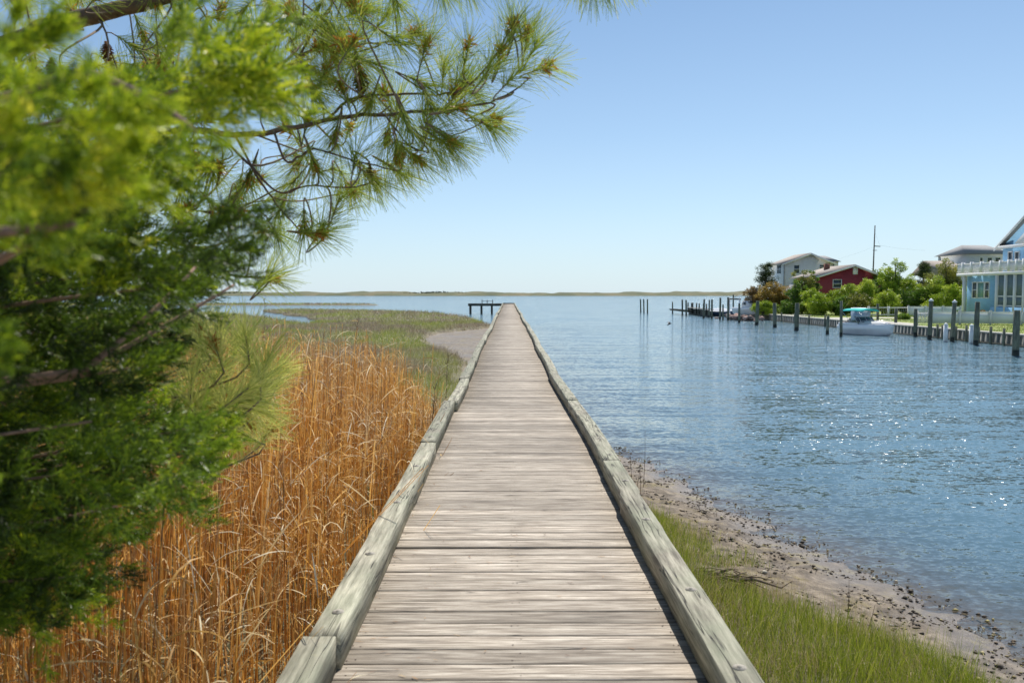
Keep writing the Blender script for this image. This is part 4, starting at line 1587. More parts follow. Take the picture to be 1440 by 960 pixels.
# plank breakwater
br = empty('breakwater', (25.6, 113, 0), 'dark breakwater of upright planks at the end of the private docks', 'breakwater')
mb = MB()
A_, B_2 = Vector((26.3, 122, 0)), Vector((25.1, 104, 0))
n = 60
for k in range(n):
    q = A_.lerp(B_2, k / n)
    mb.box(q.x - .04, q.x + .04, q.y - .28, q.y - .01, -1.2, .80 + random.uniform(-.05, .05), random.random())
mb.build('plank_wall', M['bulkdark'], br)
mb = MB()
mb.bar((A_.x, A_.y, .95), (B_2.x, B_2.y, .95), .9, .07)
mb.build('walkway', M['bulk'], br)
for k in (0, 3, 4, 7, 9, 12, 14):
    q = A_.lerp(B_2, k / 16)
    mb = MB()
    mb.tube([(q.x - .12, q.y, .2), (q.x - .12, q.y, 1.65)], .09, 7)
    mb.build('post', M['bulkdark'], br)

# ------------------------------------------------------------------ boats
def hull_mesh(Ln, Bm, Hs, Hb, name, mats, parent, n=14, draft=.25):
    """runabout hull, bow at +x, local coords"""
    vs, ps = [], []
    for i in range(n + 1):
        t = i / n
        x = -Ln / 2 + Ln * t
        wd = Bm / 2 * (1 - max(0, (t - .45) / .55) ** 2.3) * (.93 + .07 * min(1, t * 4))
        sheer = Hs + (Hb - Hs) * t ** 1.6
        rise = max(0, (t - .7) / .3) ** 2 * .45
        xo = 0
        sec = [(0, -draft + rise), (wd * .55, -draft * .3 + rise), (wd * .86, .10 + rise * .6), (wd * .96, sheer * .55), (wd * 1.04, sheer * .60), (wd, sheer), (wd * .9, sheer + .04)]
        for (yy, z) in sec:
            vs.append((x + max(0, z) * .25 * t, yy, z))
        for (yy, z) in reversed(sec[1:]):
            vs.append((x + max(0, z) * .25 * t, -yy, z))
    m = 13
    for i in range(n):
        for k in range(m):
            k2 = (k + 1) % m
            ps.append((i * m + k, (i + 1) * m + k, (i + 1) * m + k2, i * m + k2))
    ps.append(tuple(range(m)))
    ps.append(tuple(n * m + k for k in range(m))[::-1])
    mb = MB()
    mb.polys(vs, ps)
    o = mb.build(name, mats, smooth=False)
    o.parent = parent
    return o


def local(mb, name, mat, parent, smooth=False):
    o = mb.build(name, mat, smooth=smooth)
    o.parent = parent
    return o


s_, b_ = Vector((24.75, 62.2, 0)), Vector((26.95, 57.6, 0))
ctr = (s_ + b_) / 2
boat = empty('motorboat', ctr, 'white motorboat with a teal canopy moored against the bulkhead', 'boat')
boat.rotation_euler = (0, 0, math.atan2((b_ - s_).y, (b_ - s_).x))
boat.scale = (.78, .82, .84)
boat.location = ctr + Vector((-.05, 0, 0))
hull_mesh(5.3, 2.15, .82, .98, 'hull', M['gel'], boat)
mb = MB()   # foredeck and coaming, raised
for (x0, x1, w0, w1, z0, z1) in ((-.4, 2.35, .93, .25, .86, 1.02),):
    mb.polys([(x0, -w0, z0), (x1, -w1, z0 + .14), (x1, w1, z0 + .14), (x0, w0, z0), (x0 + .2, -w0 * .72, z1 + .18), (x1 - .5, -w1 * .7, z1 + .12), (x1 - .5, w1 * .7, z1 + .12), (x0 + .2, w0 * .72, z1 + .18)],
             [(4, 5, 6, 7), (0, 1, 5, 4), (1, 2, 6, 5), (2, 3, 7, 6), (3, 0, 4, 7), (3, 2, 1, 0)])
local(mb, 'foredeck', M['gel'], boat)
mb = MB()
for sgn in (-1, 1):
    mb.box(-2.4, -.3, sgn * .98 - .07, sgn * .98 + .07, .86, 1.05)
mb.box(-2.55, -2.35, -.95, .95, .8, 1.04)
local(mb, 'coaming', M['gel'], boat)
mb = MB()
mb.box(-1.7, -1.2, -.8, -.2, .7, 1.25)
mb.box(-1.7, -1.2, .2, .8, .7, 1.25)
mb.box(-2.3, -1.85, -.85, .85, .7, 1.12)
local(mb, 'seat', simple('boat_seat', (.45, .36, .30), .6, .1, 5), boat)
mb = MB()   # windshield: three raked panes
ws = [(-.55, -.82, 1.15), (-.05, -.80, 1.12), (.35, -.45, 1.14), (.35, .45, 1.14), (-.05, .80, 1.12), (-.55, .82, 1.15)]
tp = [(x - .38, y * .9, z + .42) for x, y, z in ws]
mb.polys(ws + tp, [(i, i + 1, i + 7, i + 6) for i in range(5)])
wsd = local(mb, 'windshield', M['glass'], boat)
mb = MB()
for i in range(6):
    mb.tube([ws[i], tp[i]], .022, 5)
    if i < 5:
        mb.tube([tp[i], tp[i + 1]], .022, 5)
o = local(mb, 'frame', M['chrome'], boat)
mb = MB()   # canopy, arched cloth with thickness
nx_, ny_ = 6, 8
vs, ps = [], []
for lay in (0, -.035):
    for i in range(nx_ + 1):
        for j in range(ny_ + 1):
            x = -2.2 + 2.5 * i / nx_
            yy = -1.02 + 2.04 * j / ny_
            z = 2.22 - .20 * abs(yy / 1.02) ** 3 + .05 * math.sin(math.pi * i / nx_) + lay
            vs.append((x, yy, z))
st = (nx_ + 1) * (ny_ + 1)
for i in range(nx_):
    for j in range(ny_):
        a = i * (ny_ + 1) + j
        ps.append((a, a + 1, a + ny_ + 2, a + ny_ + 1))
        ps.append((st + a, st + a + ny_ + 1, st + a + ny_ + 2, st + a + 1))
for j in range(ny_):
    for i in (0, nx_):
        a = i * (ny_ + 1) + j
        ps.append((a, a + 1, st + a + 1, st + a))
for i in range(nx_):
    for j in (0, ny_):
        a = i * (ny_ + 1) + j
        ps.append((a, a + ny_ + 1, st + a + ny_ + 1, st + a))
mb.polys(vs, ps)
local(mb, 'canopy', M['teal'], boat)
mb = MB()
for sg in (-1, 1):
    for xa, xb in ((-1.0, -2.15), (-1.0, -.95), (-1.0, .2)):
        mb.tube([(xa, sg * 1.0, 1.02), (xb, sg * .98, 2.02)], .02, 5)
    mb.tube([(-2.3, sg * .9, 1.0), (-2.15, sg * .98, 1.9)], .02, 5)
local(mb, 'canopy_frame', M['chrome'], boat)
mb = MB()
for sg in (-1, 1):
    mb.polys([(-2.3, sg * 1.045, .5), (-.9, sg * 1.06, .5), (-1.3, sg * 1.07, .72), (-2.25, sg * 1.05, .70), (-2.3, sg * 1.02, .5), (-.9, sg * 1.02, .5), (-1.3, sg * 1.02, .72), (-2.25, sg * 1.02, .70)],
             [(0, 1, 2, 3), (4, 5, 6, 7), (0, 1, 5, 4), (1, 2, 6, 5), (2, 3, 7, 6), (3, 0, 4, 7)])
local(mb, 'side_graphic', M['gelblue'], boat)
mb = MB()
mb.box(-2.95, -2.6, -.22, .22, .25, 1.0)
mb.box(-2.9, -2.65, -.08, .08, -.5, .25)
local(mb, 'outboard_motor', M['gel'], boat)
mb = MB()
for sg in (-1, 1):
    mb.tube([(-.2, sg * .95, 1.0), (.2, sg * .86, 1.22), (1.6, sg * .55, 1.3), (2.6, sg * .1, 1.32)], .018, 5)
local(mb, 'bow_rail', M['chrome'], boat)

# boat on a lift
c2 = P(1052, 436, 98)
lb2 = empty('cabin_boat', (c2.x, c2.y, .55), 'white cabin boat raised on a lift beside the rubble pile', 'boat')
lb2.rotation_euler = (0, 0, R(-72))
lb2.scale = (.8, .8, .8)
hull_mesh(5.4, 2.1, .9, 1.1, 'hull', M['gel'], lb2)
mb = MB()
mb.polys([(-.6, -.8, .9), (1.3, -.6, 1.0), (1.3, .6, 1.0), (-.6, .8, .9), (-.5, -.7, 1.95), (.5, -.6, 1.95), (.5, .6, 1.95), (-.5, .7, 1.95)], [(4, 5, 6, 7), (0, 1, 5, 4), (1, 2, 6, 5), (2, 3, 7, 6), (3, 0, 4, 7), (3, 2, 1, 0)])
local(mb, 'cabin', M['gel'], lb2)
mb = MB()
for sg in (-1, 1):
    mb.box(-.35, .45, sg * .745 - .02, sg * .745 + .02, 1.35, 1.75)
mb.polys([(.98, -.5, 1.35), (.98, .5, 1.35), (.64, .48, 1.8), (.64, -.48, 1.8)], [(0, 1, 2, 3)])
mb.box(-.56, -.53, -.5, .5, 1.3, 1.8)
local(mb, 'window', M['glass'], lb2)
lift = empty('boat_lift', (c2.x, c2.y, 0), 'timber and cable lift holding the white cabin boat', 'boat lift')
mb = MB()
for dx in (-1.6, 1.6):
    mb.bar((c2.x + dx, c2.y - 2.4, 2.3), (c2.x + dx, c2.y + 2.4, 2.3), .12, .16)
for dy in (-1.4, 1.4):
    mb.bar((c2.x - 1.7, c2.y + dy, .22), (c2.x + 1.7, c2.y + dy, .22), .15, .2)
mb.build('beam', M['bulkdark'], lift)
for dx in (-1.6, 1.6):
    for dy in (-2.2, 2.2):
        mb = MB()
        mb.tube([(c2.x + dx, c2.y + dy, -1.2), (c2.x + dx, c2.y + dy, 2.5)], .09, 8)
        mb.build('post', M['vinyl'], lift, smooth=True)

# tarp-covered boat
c3 = P(1016, 440, 108)
tbt = empty('covered_boat', (c3.x, c3.y, 0), 'low boat under a pale wrinkled tarp between two tall pilings', 'boat')
tbt.rotation_euler = (0, 0, R(-60))
hull_mesh(5.0, 2.0, .55, .7, 'hull', simple('navy_hull', (.05, .08, .14), .3, .1, 3), tbt)
vs, ps = [], []
for i in range(9):
    for j in range(9):
        x = -2.45 + 4.9 * i / 8
        wj = 1.02 * (1 - max(0, (i / 8 - .5) / .5) ** 2.3 * .9)
        yy = -wj + 2 * wj * j / 8
        z = .62 + .5 * math.cos(math.pi / 2 * abs(j - 4) / 4) * (1 - abs(i - 3.5) / 6) + random.uniform(-.04, .04)
        vs.append((x, yy, z))
for i in range(8):
    for j in range(8):
        a = i * 9 + j
        ps.append((a, a + 1, a + 10, a + 9))
edge = [j for j in range(9)] + [i * 9 + 8 for i in range(1, 9)] + [72 + j for j in range(7, -1, -1)] + [i * 9 for i in range(7, 0, -1)]
ps.append(tuple(edge))
mb = MB()
mb.polys(vs, ps)
local(mb, 'tarp', simple('pale_tarp', (.50, .54, .60), .7, .15, 4), tbt)

# slanted arm of the tall post
q = P(1031, 417, 110)
g_ = G(1031, 440)
mb = MB()
mb.tube([(g_.x, g_.y, 2.35), (g_.x + 1.6, g_.y + .4, 2.8)], [.06, .05], 6)
o = mb.build('davit_arm', M['vinyl'])
tag(o, 'thin slanted davit arm reaching from the tallest dark post', 'davit')

# rubble
mb = MB()
gA, gB = G(1034, 450), G(1058, 452)
for k in range(70):
    t = random.random()
    c = gA.lerp(gB, t) + Vector((random.gauss(.4, .5), random.uniform(0, 6), random.uniform(-.1, .45)))
    s = random.uniform(.15, .45)
    vs = []
    for v in [(1, 0, 0), (-1, 0, 0), (0, 1, 0), (0, -1, 0), (0, 0, .8), (0, 0, -.8), (.7, .7, .4), (-.7, .6, .4), (.6, -.7, .4), (-.6, -.7, .3)]:
        vs.append(c + Vector([a * s * random.uniform(.7, 1.2) for a in v]))
    import bmesh
    bm = bmesh.new()
    for v in vs:
        bm.verts.new(v)
    bmesh.ops.convex_hull(bm, input=bm.verts)
    bm.verts.ensure_lookup_table()
    idx = {v: i for i, v in enumerate(bm.verts)}
    mb.polys([v.co for v in bm.verts], [tuple(idx[v] for v in f.verts) for f in bm.faces], random.random())
    bm.free()
o = mb.build('riprap', foliage('rubble', [(0, (.10, .09, .09)), (.5, (.26, .19, .17)), (.8, (.45, .27, .22)), (1, (.5, .45, .4))], 0, rough=.85))
tag(o, 'pinkish grey rubble along the bank by the boat lift', 'riprap', None, 'stuff')


# ------------------------------------------------------------------ houses
def win(parent, axis_, c0, c1, z0, z1, f, pane='glass', mull=(1, 1), fw=.08):
    """window on a wall facing -Y (axis 'y', plane y=f) or -X (axis 'x', plane x=f)"""
    fb, pb = MB(), MB()

    def bx(m, a0, a1, b0, b1, d0, d1):
        if axis_ == 'y':
            m.box(a0, a1, f - d1, f - d0, b0, b1)
        else:
            m.box(f - d1, f - d0, a0, a1, b0, b1)
    bx(fb, c0 - fw, c0, z0 - fw, z1 + fw, -.02, .06)
    bx(fb, c1, c1 + fw, z0 - fw, z1 + fw, -.02, .06)
    bx(fb, c0, c1, z1, z1 + fw, -.02, .06)
    bx(fb, c0, c1, z0 - fw, z0, -.02, .06)
    for k in range(1, mull[0]):
        x = c0 + (c1 - c0) * k / mull[0]
        bx(fb, x - .025, x + .025, z0, z1, -.02, .045)
    for k in range(1, mull[1]):
        z = z0 + (z1 - z0) * k / mull[1]
        bx(fb, c0, c1, z - .03, z + .03, -.02, .042)
    bx(pb, c0, c1, z0, z1, -.03, .015)
    o = fb.build('window', M['white'], parent)
    pn = pb.build('pane', M[pane])
    pn.parent = o
    pn.location = (0, 0, 0)
    return o


def gable_house(root, x0, x1, y0, y1, zb, ze, zr, wall, roofm, ov=.35, xr=None, trim=True):
    xr = (x0 + x1) / 2 if xr is None else xr
    mb = MB()
    mb.polys([(x0, y0, zb), (x1, y0, zb), (x1, y0, ze), (xr, y0, zr), (x0, y0, ze), (x0, y1, zb), (x1, y1, zb), (x1, y1, ze), (xr, y1, zr), (x0, y1, ze)],
             [(0, 1, 2, 3, 4), (9, 8, 7, 6, 5), (1, 6, 7, 2), (0, 4, 9, 5), (2, 7, 8, 3), (4, 3, 8, 9), (0, 5, 6, 1)])
    mb.build('wall', M[wall], root)
    mb = MB()
    for sgn, xe in ((-1, x0), (1, x1)):
        sl = (zr - ze) / (xr - xe)
        xo = xe + sgn * ov
        zo = ze + sl * sgn * ov
        t = .14
        a = [(xo, y0 - ov, zo + .02), (xr, y0 - ov, zr + .02), (xr, y1 + ov, zr + .02), (xo, y1 + ov, zo + .02)]
        mb.polys(a + [(p[0], p[1], p[2] + t) for p in a], [(3, 2, 1, 0), (4, 5, 6, 7), (0, 1, 5, 4), (1, 2, 6, 5), (2, 3, 7, 6), (3, 0, 4, 7)])
    rf = mb.build('roof', M[roofm], root)
    if trim:
        mb = MB()
        for sgn, xe in ((-1, x0), (1, x1)):
            sl = (zr - ze) / (xr - xe)
            xo = xe + sgn * ov
            zo = ze + sl * sgn * ov
            mb.polys([(xo, y0 - ov - .04, zo - .14), (xr, y0 - ov - .04, zr - .14), (xr, y0 - ov - .04, zr + .10), (xo, y0 - ov - .04, zo + .10),
                      (xo, y0 - ov, zo - .14), (xr, y0 - ov, zr - .14), (xr, y0 - ov, zr + .10), (xo, y0 - ov, zo + .10)],
                     [(0, 1, 2, 3), (7, 6, 5, 4), (0, 4, 5, 1), (3, 2, 6, 7), (0, 3, 7, 4), (1, 5, 6, 2)])
        mb.build('rake_trim', M['white'], root)
    return rf


def X_at(px, Y):
    return P(px, 412, Y).x


def Z_at(px, py, Y):
    return P(px, py, Y).z


# white two-storey house
Y1 = 135.0
wh = empty('white_house', (48, 138, .7), 'white two-storey house with a low gabled roof behind the orange shrubs', 'house')
x0, x1, xr = X_at(1102, Y1), X_at(1171, Y1), X_at(1138, Y1)
zE, zR = Z_at(1102, 370.5, Y1), Z_at(1138, 357, Y1)
gable_house(wh, x0, x1, Y1, Y1 + 7.2, .5, zE, zR, 'sid_white', 'roof_tan', .45, xr, True)
for (a, b, c, d) in ((1116, 1123, 373, 384), (1152, 1159, 372.5, 378)):
    win(wh, 'y', X_at(a, Y1), X_at(b, Y1), Z_at(a, d, Y1), Z_at(a, c, Y1), Y1, 'glass', (1, 2))
win(wh, 'x', Y1 + 1.4, Y1 + 3.4, Z_at(1097, 384, Y1), Z_at(1097, 372, Y1), x0, 'glass', (1, 2))
win(wh, 'x', Y1 + 1.4, Y1 + 3.0, 1.6, 3.2, x0, 'glass', (1, 2))
mb = MB()
mb.box(x0 - .08, x0 - .002, Y1 - .08, Y1 + .02, .5, zE)
mb.box(x1 - .02, x1 + .06, Y1 - .08, Y1 - .003, .5, zE)
mb.build('corner_trim', simple('grey_downpipe', (.25, .26, .27), .5, .1, 3), wh)
# cross wing roof behind right
mb = MB()
a, b = X_at(1146, 141), X_at(1176, 141)
zt, zb_ = Z_at(1146, 358.5, 141), Z_at(1176, 368.5, 141)
mb.polys([(a, 139, zb_), (b, 139, zb_), (b - .9, 144, zt), (a, 144, zt), (a, 149, zb_), (b, 149, zb_)], [(0, 1, 2, 3), (3, 2, 5, 4), (1, 5, 2), (0, 3, 4), (0, 4, 5, 1)])
mb.build('wing_roof', M['roof_grey'], wh)
mb = MB()
mb.box(a, b - .4, 139.4, 148.6, .5, zb_ - .01)
mb.build('wing_wall', M['sid_white'], wh)

# red house
Y2 = 112.0
rh = empty('red_house', (46, 116, .7), 'dark red house with a low gable and white window trim', 'house')
x0, x1, xr = X_at(1149, Y2), X_at(1240, Y2), X_at(1200, Y2)
zE, zR = Z_at(1149, 389, Y2), Z_at(1200, 373.5, Y2)
gable_house(rh, x0, x1, Y2, Y2 + 9, .5, zE, zR, 'sid_red', 'roof_tan', .4, xr, True)
win(rh, 'y', X_at(1171.5, Y2), X_at(1182.5, Y2), Z_at(1176, 404, Y2), Z_at(1176, 393.5, Y2), Y2, 'glass', (1, 2))
win(rh, 'y', X_at(1199.5, Y2), X_at(1204.5, Y2), Z_at(1200, 385, Y2), Z_at(1200, 377, Y2), Y2, 'white', (1, 1))
win(rh, 'y', X_at(1219, Y2), X_at(1228, Y2), Z_at(1220, 402, Y2), Z_at(1220, 394, Y2), Y2, 'glass', (1, 2))
mb = MB()
mb.box(xr - 1.9, xr - 1.3, Y2 + 5, Y2 + 5.7, zR - .8, zR + .45)
ch = mb.build('chimney', simple('brick_chimney', (.22, .10, .07), .9, .3, 6), rh)
mb = MB()   # lower shed wing at the left with grey eave
mb.polys([(x0 - 1.5, Y2 + 3, 3.4), (x0 + .3, Y2 + 3, zE - .05), (x0 + .3, Y2 + 9, zE - .05), (x0 - 1.5, Y2 + 9, 3.4), (x0 - 1.5, Y2 + 3, 3.28), (x0 + .3, Y2 + 3, zE - .2), (x0 + .3, Y2 + 9, zE - .2), (x0 - 1.5, Y2 + 9, 3.28)],
         [(0, 1, 2, 3), (7, 6, 5, 4), (0, 4, 5, 1), (2, 6, 7, 3), (0, 3, 7, 4)])
mb.build('wing_roof', M['roof_grey'], rh)
mb = MB()
mb.box(x0 - 1.2, x0 - .003, Y2 + 3.3, Y2 + 8.7, .5, 3.3)
mb.build('wing_wall', M['sid_red'], rh)

# blue house: its long front faces the canal (-X); built in its own frame, u along the front, v into the house
HX, HY = 41.2, 75.8
bh = empty('blue_house', (HX, HY, 0), 'light blue house with a white balcony and screened porch at the right edge', 'house')
bh.rotation_euler = (0, 0, R(-90))
LOCAL.add(bh.name)


def U(px, v=0.0):
    return HY - (HX + v) * F_PX / (px - VPX)


def ZH(px, py, v=0.0):
    return Z_at(px, py, (HX + v) * F_PX / (px - VPX))


uw0, up_, ue = U(1360), U(1402), 15.5
zF = ZH(1358, 388.5)
mb = MB()
mb.box(uw0, up_, 0, 9, .5, zF)
mb.box(up_, ue, 2.6, 9, .5, zF - .004)
mb.build('wall', M['sid_blue'], bh)
uu0 = U(1409, 2)
zE = ZH(1404, 345.5, 1.5)
urid = uu0 + 4.6
uu1 = urid + 4.6
zR = zE + 4.6 * .60
gable_house(bh, uu0, uu1, 2.0, 9, zF + .27, zE, zR, 'sid_blue', 'roof_grey', .5, urid, True)
mb = MB()
mb.box(uu0 - .45, uu1 + .45, 1.47, 1.998, zE - .24, zE - .02)
mb.build('cornice', M['white'], bh)
mb = MB()
ua, ub = U(1428, 1), U(1462, 1)
um = (ua + ub) / 2
mb.polys([(ua, .8, zE - .02), (um, .8, zE + 1.0), (ub, .8, zE - .02), (ua, 2.1, zE - .02), (um, 2.1, zE + 1.0), (ub, 2.1, zE - .02)], [(0, 2, 1), (0, 1, 4, 3), (1, 2, 5, 4), (0, 3, 5, 2)])
mb.build('pediment', M['sid_grey'], bh)
for a, b in ((1417.5, 1422.5), (1427, 1432)):
    win(bh, 'y', U(a, 2), U(b, 2), ZH(a, 386, 2), ZH(a, 355, 2), 2.0, 'glass', (1, 1), .10)
for a, b, pn in ((1368.5, 1374, 'glass'), (1375.8, 1384.4, 'glassgreen'), (1386.2, 1391.5, 'glass')):
    win(bh, 'y', U(a), U(b), ZH(a, 418), ZH(a, 397.5), 0, pn, (1, 1 if pn != 'glass' else 2), .08)
uc = U(1354)
mb = MB()
mb.box(uc, ue, -.6, 2.5, zF + .003, zF + .26)
mb.build('balcony_floor', M['white'], bh)
zr_ = ZH(1356, 371.5)
mb = MB()
mb.box(uc, ue, -.60, -.52, zr_ - .09, zr_)
mb.box(uc, ue, -.59, -.53, zF + .33, zF + .39)
mb.box(uc, uc + .08, -.6, 2.4, zr_ - .09, zr_ + .001)
x = uc + .1
while x < ue:
    mb.box(x, x + .05, -.58, -.54, zF + .39, zr_ - .09)
    x += .13
y = -.45
while y < 2.4:
    mb.box(uc + .02, uc + .06, y, y + .045, zF + .26, zr_ - .09)
    y += .13
mb.build('railing', M['white'], bh)
for px in (1355, 1367, 1381, 1395, 1408, 1420, 1431, 1441, 1452):
    x = U(px, -.5)
    mb = MB()
    mb.box(x - .12, x + .12, -.68, -.46, zF + .262, zr_ + .12)
    mb.build('rail_post', M['white'], bh)
for px in (1356.2, 1402.5, 1415, 1428, 1441, 1454):
    x = U(px, -.4)
    mb = MB()
    mb.box(x - .11, x + .11, -.52, -.28, .55, zF)
    mb.build('column', M['white'], bh)
zlo, zmid = ZH(1405, 429.5), ZH(1405, 416.5)
for a, b in ((1403.8, 1413.8), (1416.2, 1426.8), (1429.2, 1439.8), (1442.2, 1452.8)):
    u_a, u_b = U(a, -.4), U(b, -.4)
    mb = MB()
    mb.box(u_a, u_b, -.42, -.36, zmid - .05, zmid + .05)
    mb.box(u_a, u_b, -.42, -.36, zlo - .05, zlo + .05)
    mb.box(u_a, u_a + .04, -.42, -.36, zlo + .05, zmid - .05)
    mb.box(u_a, u_a + .04, -.42, -.36, zmid + .05, zF - .02)
    sc_ = mb.build('screen_frame', M['white'], bh)
    mb = MB()
    mb.box(u_a + .04, u_b, -.395, -.385, zlo + .05, zmid - .05)
    mb.box(u_a + .04, u_b, -.395, -.385, zmid + .05, zF - .02)
    s2 = mb.build('screen', bpy.data.materials.get('insect_screen') or simple('insect_screen', (.12, .17, .20), .6, .1, 3))
    s2.parent = sc_
mb = MB()
mb.box(up_ + .003, ue, -.5, 2.59, .5, ZH(1405, 431.5))
mb.build('porch_base', M['sid_blue'], bh)

# grey shingled house behind
Y4 = 105.0
gh = empty('grey_house', (58, 108, .7), 'pale grey house behind the blue house, with a higher and a lower roof', 'house')
x0, x1 = X_at(1358, Y4), X_at(1420, Y4)
zb_, zt = Z_at(1358, 357.5, Y4), Z_at(1370, 344.5, Y4 + 3)
mb = MB()
mb.box(x0, x1, Y4, Y4 + 7, .5, zb_)
mb.build('wall', M['sid_grey'], gh)
mb = MB()
xa_, xb_ = x0 - .4, x1 + .4
mb.polys([(xa_, Y4 - .4, zb_ + .003), (xb_, Y4 - .4, zb_ + .003), (xb_, Y4 + 7.4, zb_ + .003), (xa_, Y4 + 7.4, zb_ + .003), (xa_ + 1.6, Y4 + 3.5, zt), (xb_ - 1.6, Y4 + 3.5, zt)],
         [(0, 1, 5, 4), (2, 3, 4, 5), (3, 0, 4), (1, 2, 5), (0, 3, 2, 1)])
mb.build('roof', M['roof_grey'], gh)
for a, b in ((1376.5, 1380), (1387, 1393), (1398, 1405)):
    win(gh, 'y', X_at(a, Y4), X_at(b, Y4), Z_at(a, 368, Y4), Z_at(a, 362.5, Y4), Y4, 'glass', (1, 1))
mb = MB()
xl, xr_ = X_at(1323, Y4 - 4), X_at(1370, Y4 - 4)
zl, zh = Z_at(1340, 386, Y4 - 4), Z_at(1340, 366.5, Y4)
mb.box(xl + .3, xr_, Y4 - 3.9, Y4 - .003, .5, zl)
mb.build('wing_wall', M['sid_grey'], gh)
mb = MB()
mb.polys([(xl, Y4 - 4.2, zl + .01), (xr_ + .3, Y4 - 4.2, zl + .01), (xr_ - .6, Y4 + .5, zh), (xl, Y4 + .5, zh), (xl, Y4 + 4, zl), (xr_ + .3, Y4 - .01, zl + .01)], [(0, 1, 2, 3), (3, 2, 5, 4), (0, 3, 4), (1, 5, 2), (0, 4, 5, 1)])
mb.build('wing_roof', M['roof_tan'], gh)

# utility pole
Y5 = 130.0
t_, b_ = P(1230.5, 317, Y5), P(1226, 420, Y5)
up = empty('utility_pole', (b_.x, b_.y, .7), 'slightly leaning utility pole rising behind the red house', 'utility pole')
mb = MB()
mb.tube([(b_.x, b_.y, .3), t_], [.14, .08], 8)
mb.build('pole', M['treebark'], up)
ca, cb_ = P(1229, 346, Y5), P(1238, 346.5, Y5)
mb = MB()
mb.bar(ca, cb_, .10, .12)
mb.bar(P(1227.5, 352, Y5), P(1233, 352, Y5), .08, .08)
mb.build('crossarm', M['treebark'], up)
mb = MB()
for t0, t1 in ((P(1238, 345, Y5), P(1300, 352, Y5 + 30)), (P(1228.5, 320, Y5), P(1237.5, 345, Y5)), (P(1229, 347, Y5), P(1165, 368, Y5 + 40))):
    mb.tube(bez(t0, t0.lerp(t1, .5) - Vector((0, 0, .3)), t1, 6), .006, 4)
mb.build('wire', M['dark'], up)

# fences
def fence_solid(name, a, b, z0, z1, label, panels, gate=None):
    a, b = Vector(a), Vector(b)
    root = empty(name, ((a + b) / 2), label, 'fence')
    for k in range(panels):
        p, q = a.lerp(b, k / panels), a.lerp(b, (k + 1) / panels)
        mb = MB()
        dn = (q - p).normalized()
        mb.bar((p.x + dn.x * .07, p.y + dn.y * .07, (z0 + z1) / 2), (q.x - dn.x * .07, q.y - dn.y * .07, (z0 + z1) / 2), .03, z1 - z0 - .12)
        mb.bar((p.x + dn.x * .07, p.y + dn.y * .07, z1 - .05), (q.x - dn.x * .07, q.y - dn.y * .07, z1 - .05), .06, .09)
        mb.build('panel', M['vinyl'], root)
    for k in range(panels + 1):
        p = a.lerp(b, k / panels)
        mb = MB()
        mb.box(p.x - .065, p.x + .065, p.y - .065, p.y + .065, z0 - .1, z1 + .05)
        mb.box(p.x - .085, p.x + .085, p.y - .085, p.y + .085, z1 + .051, z1 + .08)
        mb.build('post', M['white'], root)
    return root


fence_solid('vinyl_fence', (X_at(1308, 61), 61, .7), (45.5, 59.5, .7), .74, 1.66, 'low solid white vinyl fence across the lawn before the blue house', 7)
fence_solid('vinyl_fence', (X_at(1278, 81), 81, .7), (X_at(1352, 80), 80, .7), .74, 1.72, 'white solid fence section further back, between the bushes and blue house', 3)
pr = empty('rail_fence', (37.5, 82, .7), 'open white post and rail fence behind the moored boat', 'fence')
xa, xb = X_at(1222, 82), X_at(1278, 82)
mb = MB()
mb.box(xa, xb, 81.97, 82.03, 1.52, 1.62)
mb.box(xa, xb, 81.97, 82.03, .84, .92)
mb.build('rail', M['white'], pr)
mb = MB()
x = xa
while x < xb:
    mb.box(x, x + .012, 81.99, 82.01, .92, 1.52)
    x += .18
mb.build('wire_infill', M['chrome'], pr)
for t in (0, .5, 1):
    x = xa + (xb - xa) * t
    mb = MB()
    mb.box(x - .08, x + .08, 81.92, 82.08, .6, 1.7)
    mb.build('post', M['white'], pr)
gt = empty('picket_gate', (X_at(1299, 61), 61.1, .7), 'small white picket gate at the left end of the solid fence', 'gate')
xa, xb = X_at(1292, 61), X_at(1306, 61)
mb = MB()
x = xa
while x < xb - .02:
    mb.box(x, x + .05, 61.0, 61.03, .78, 1.6)
    x += .11
mb.build('picket', M['white'], gt)
mb = MB()
for z in (.9, 1.45):
    mb.box(xa, xb, 61.031, 61.06, z, z + .07)
mb.build('rail', M['white'], gt)
for x in (xa - .08, ):
    mb = MB()
    mb.box(x - .07, x + .07, 60.95, 61.09, .6, 1.72)
    mb.build('post', M['white'], gt)

# dock locker behind the boat
lk = empty('dock_locker', (X_at(1211, 67), 67, .7), 'grey dock locker with a white lid behind the moored boat', 'dock box')
xa, xb = X_at(1200, 67), X_at(1222.5, 67)
mb = MB()
mb.box(xa + .04, xb - .04, 66.6, 67.5, .70, Z_at(1211, 437, 66.6))
mb.build('box_body', simple('blue_grey_box', (.30, .38, .46), .5, .1, 3), lk)
mb = MB()
z_ = Z_at(1211, 437, 66.6)
mb.polys([(xa, 66.52, z_ + .002), (xb, 66.52, z_ + .002), (xb, 67.6, z_ + .002), (xa, 67.6, z_ + .002), (xa + .05, 66.6, z_ + .20), (xb - .3, 66.6, z_ + .20), (xb - .1, 67.5, z_ + .24), (xa + .05, 67.5, z_ + .24)],
         [(3, 2, 1, 0), (4, 5, 6, 7), (0, 1, 5, 4), (1, 2, 6, 5), (2, 3, 7, 6), (3, 0, 4, 7)])
mb.build('lid', M['white'], lk)
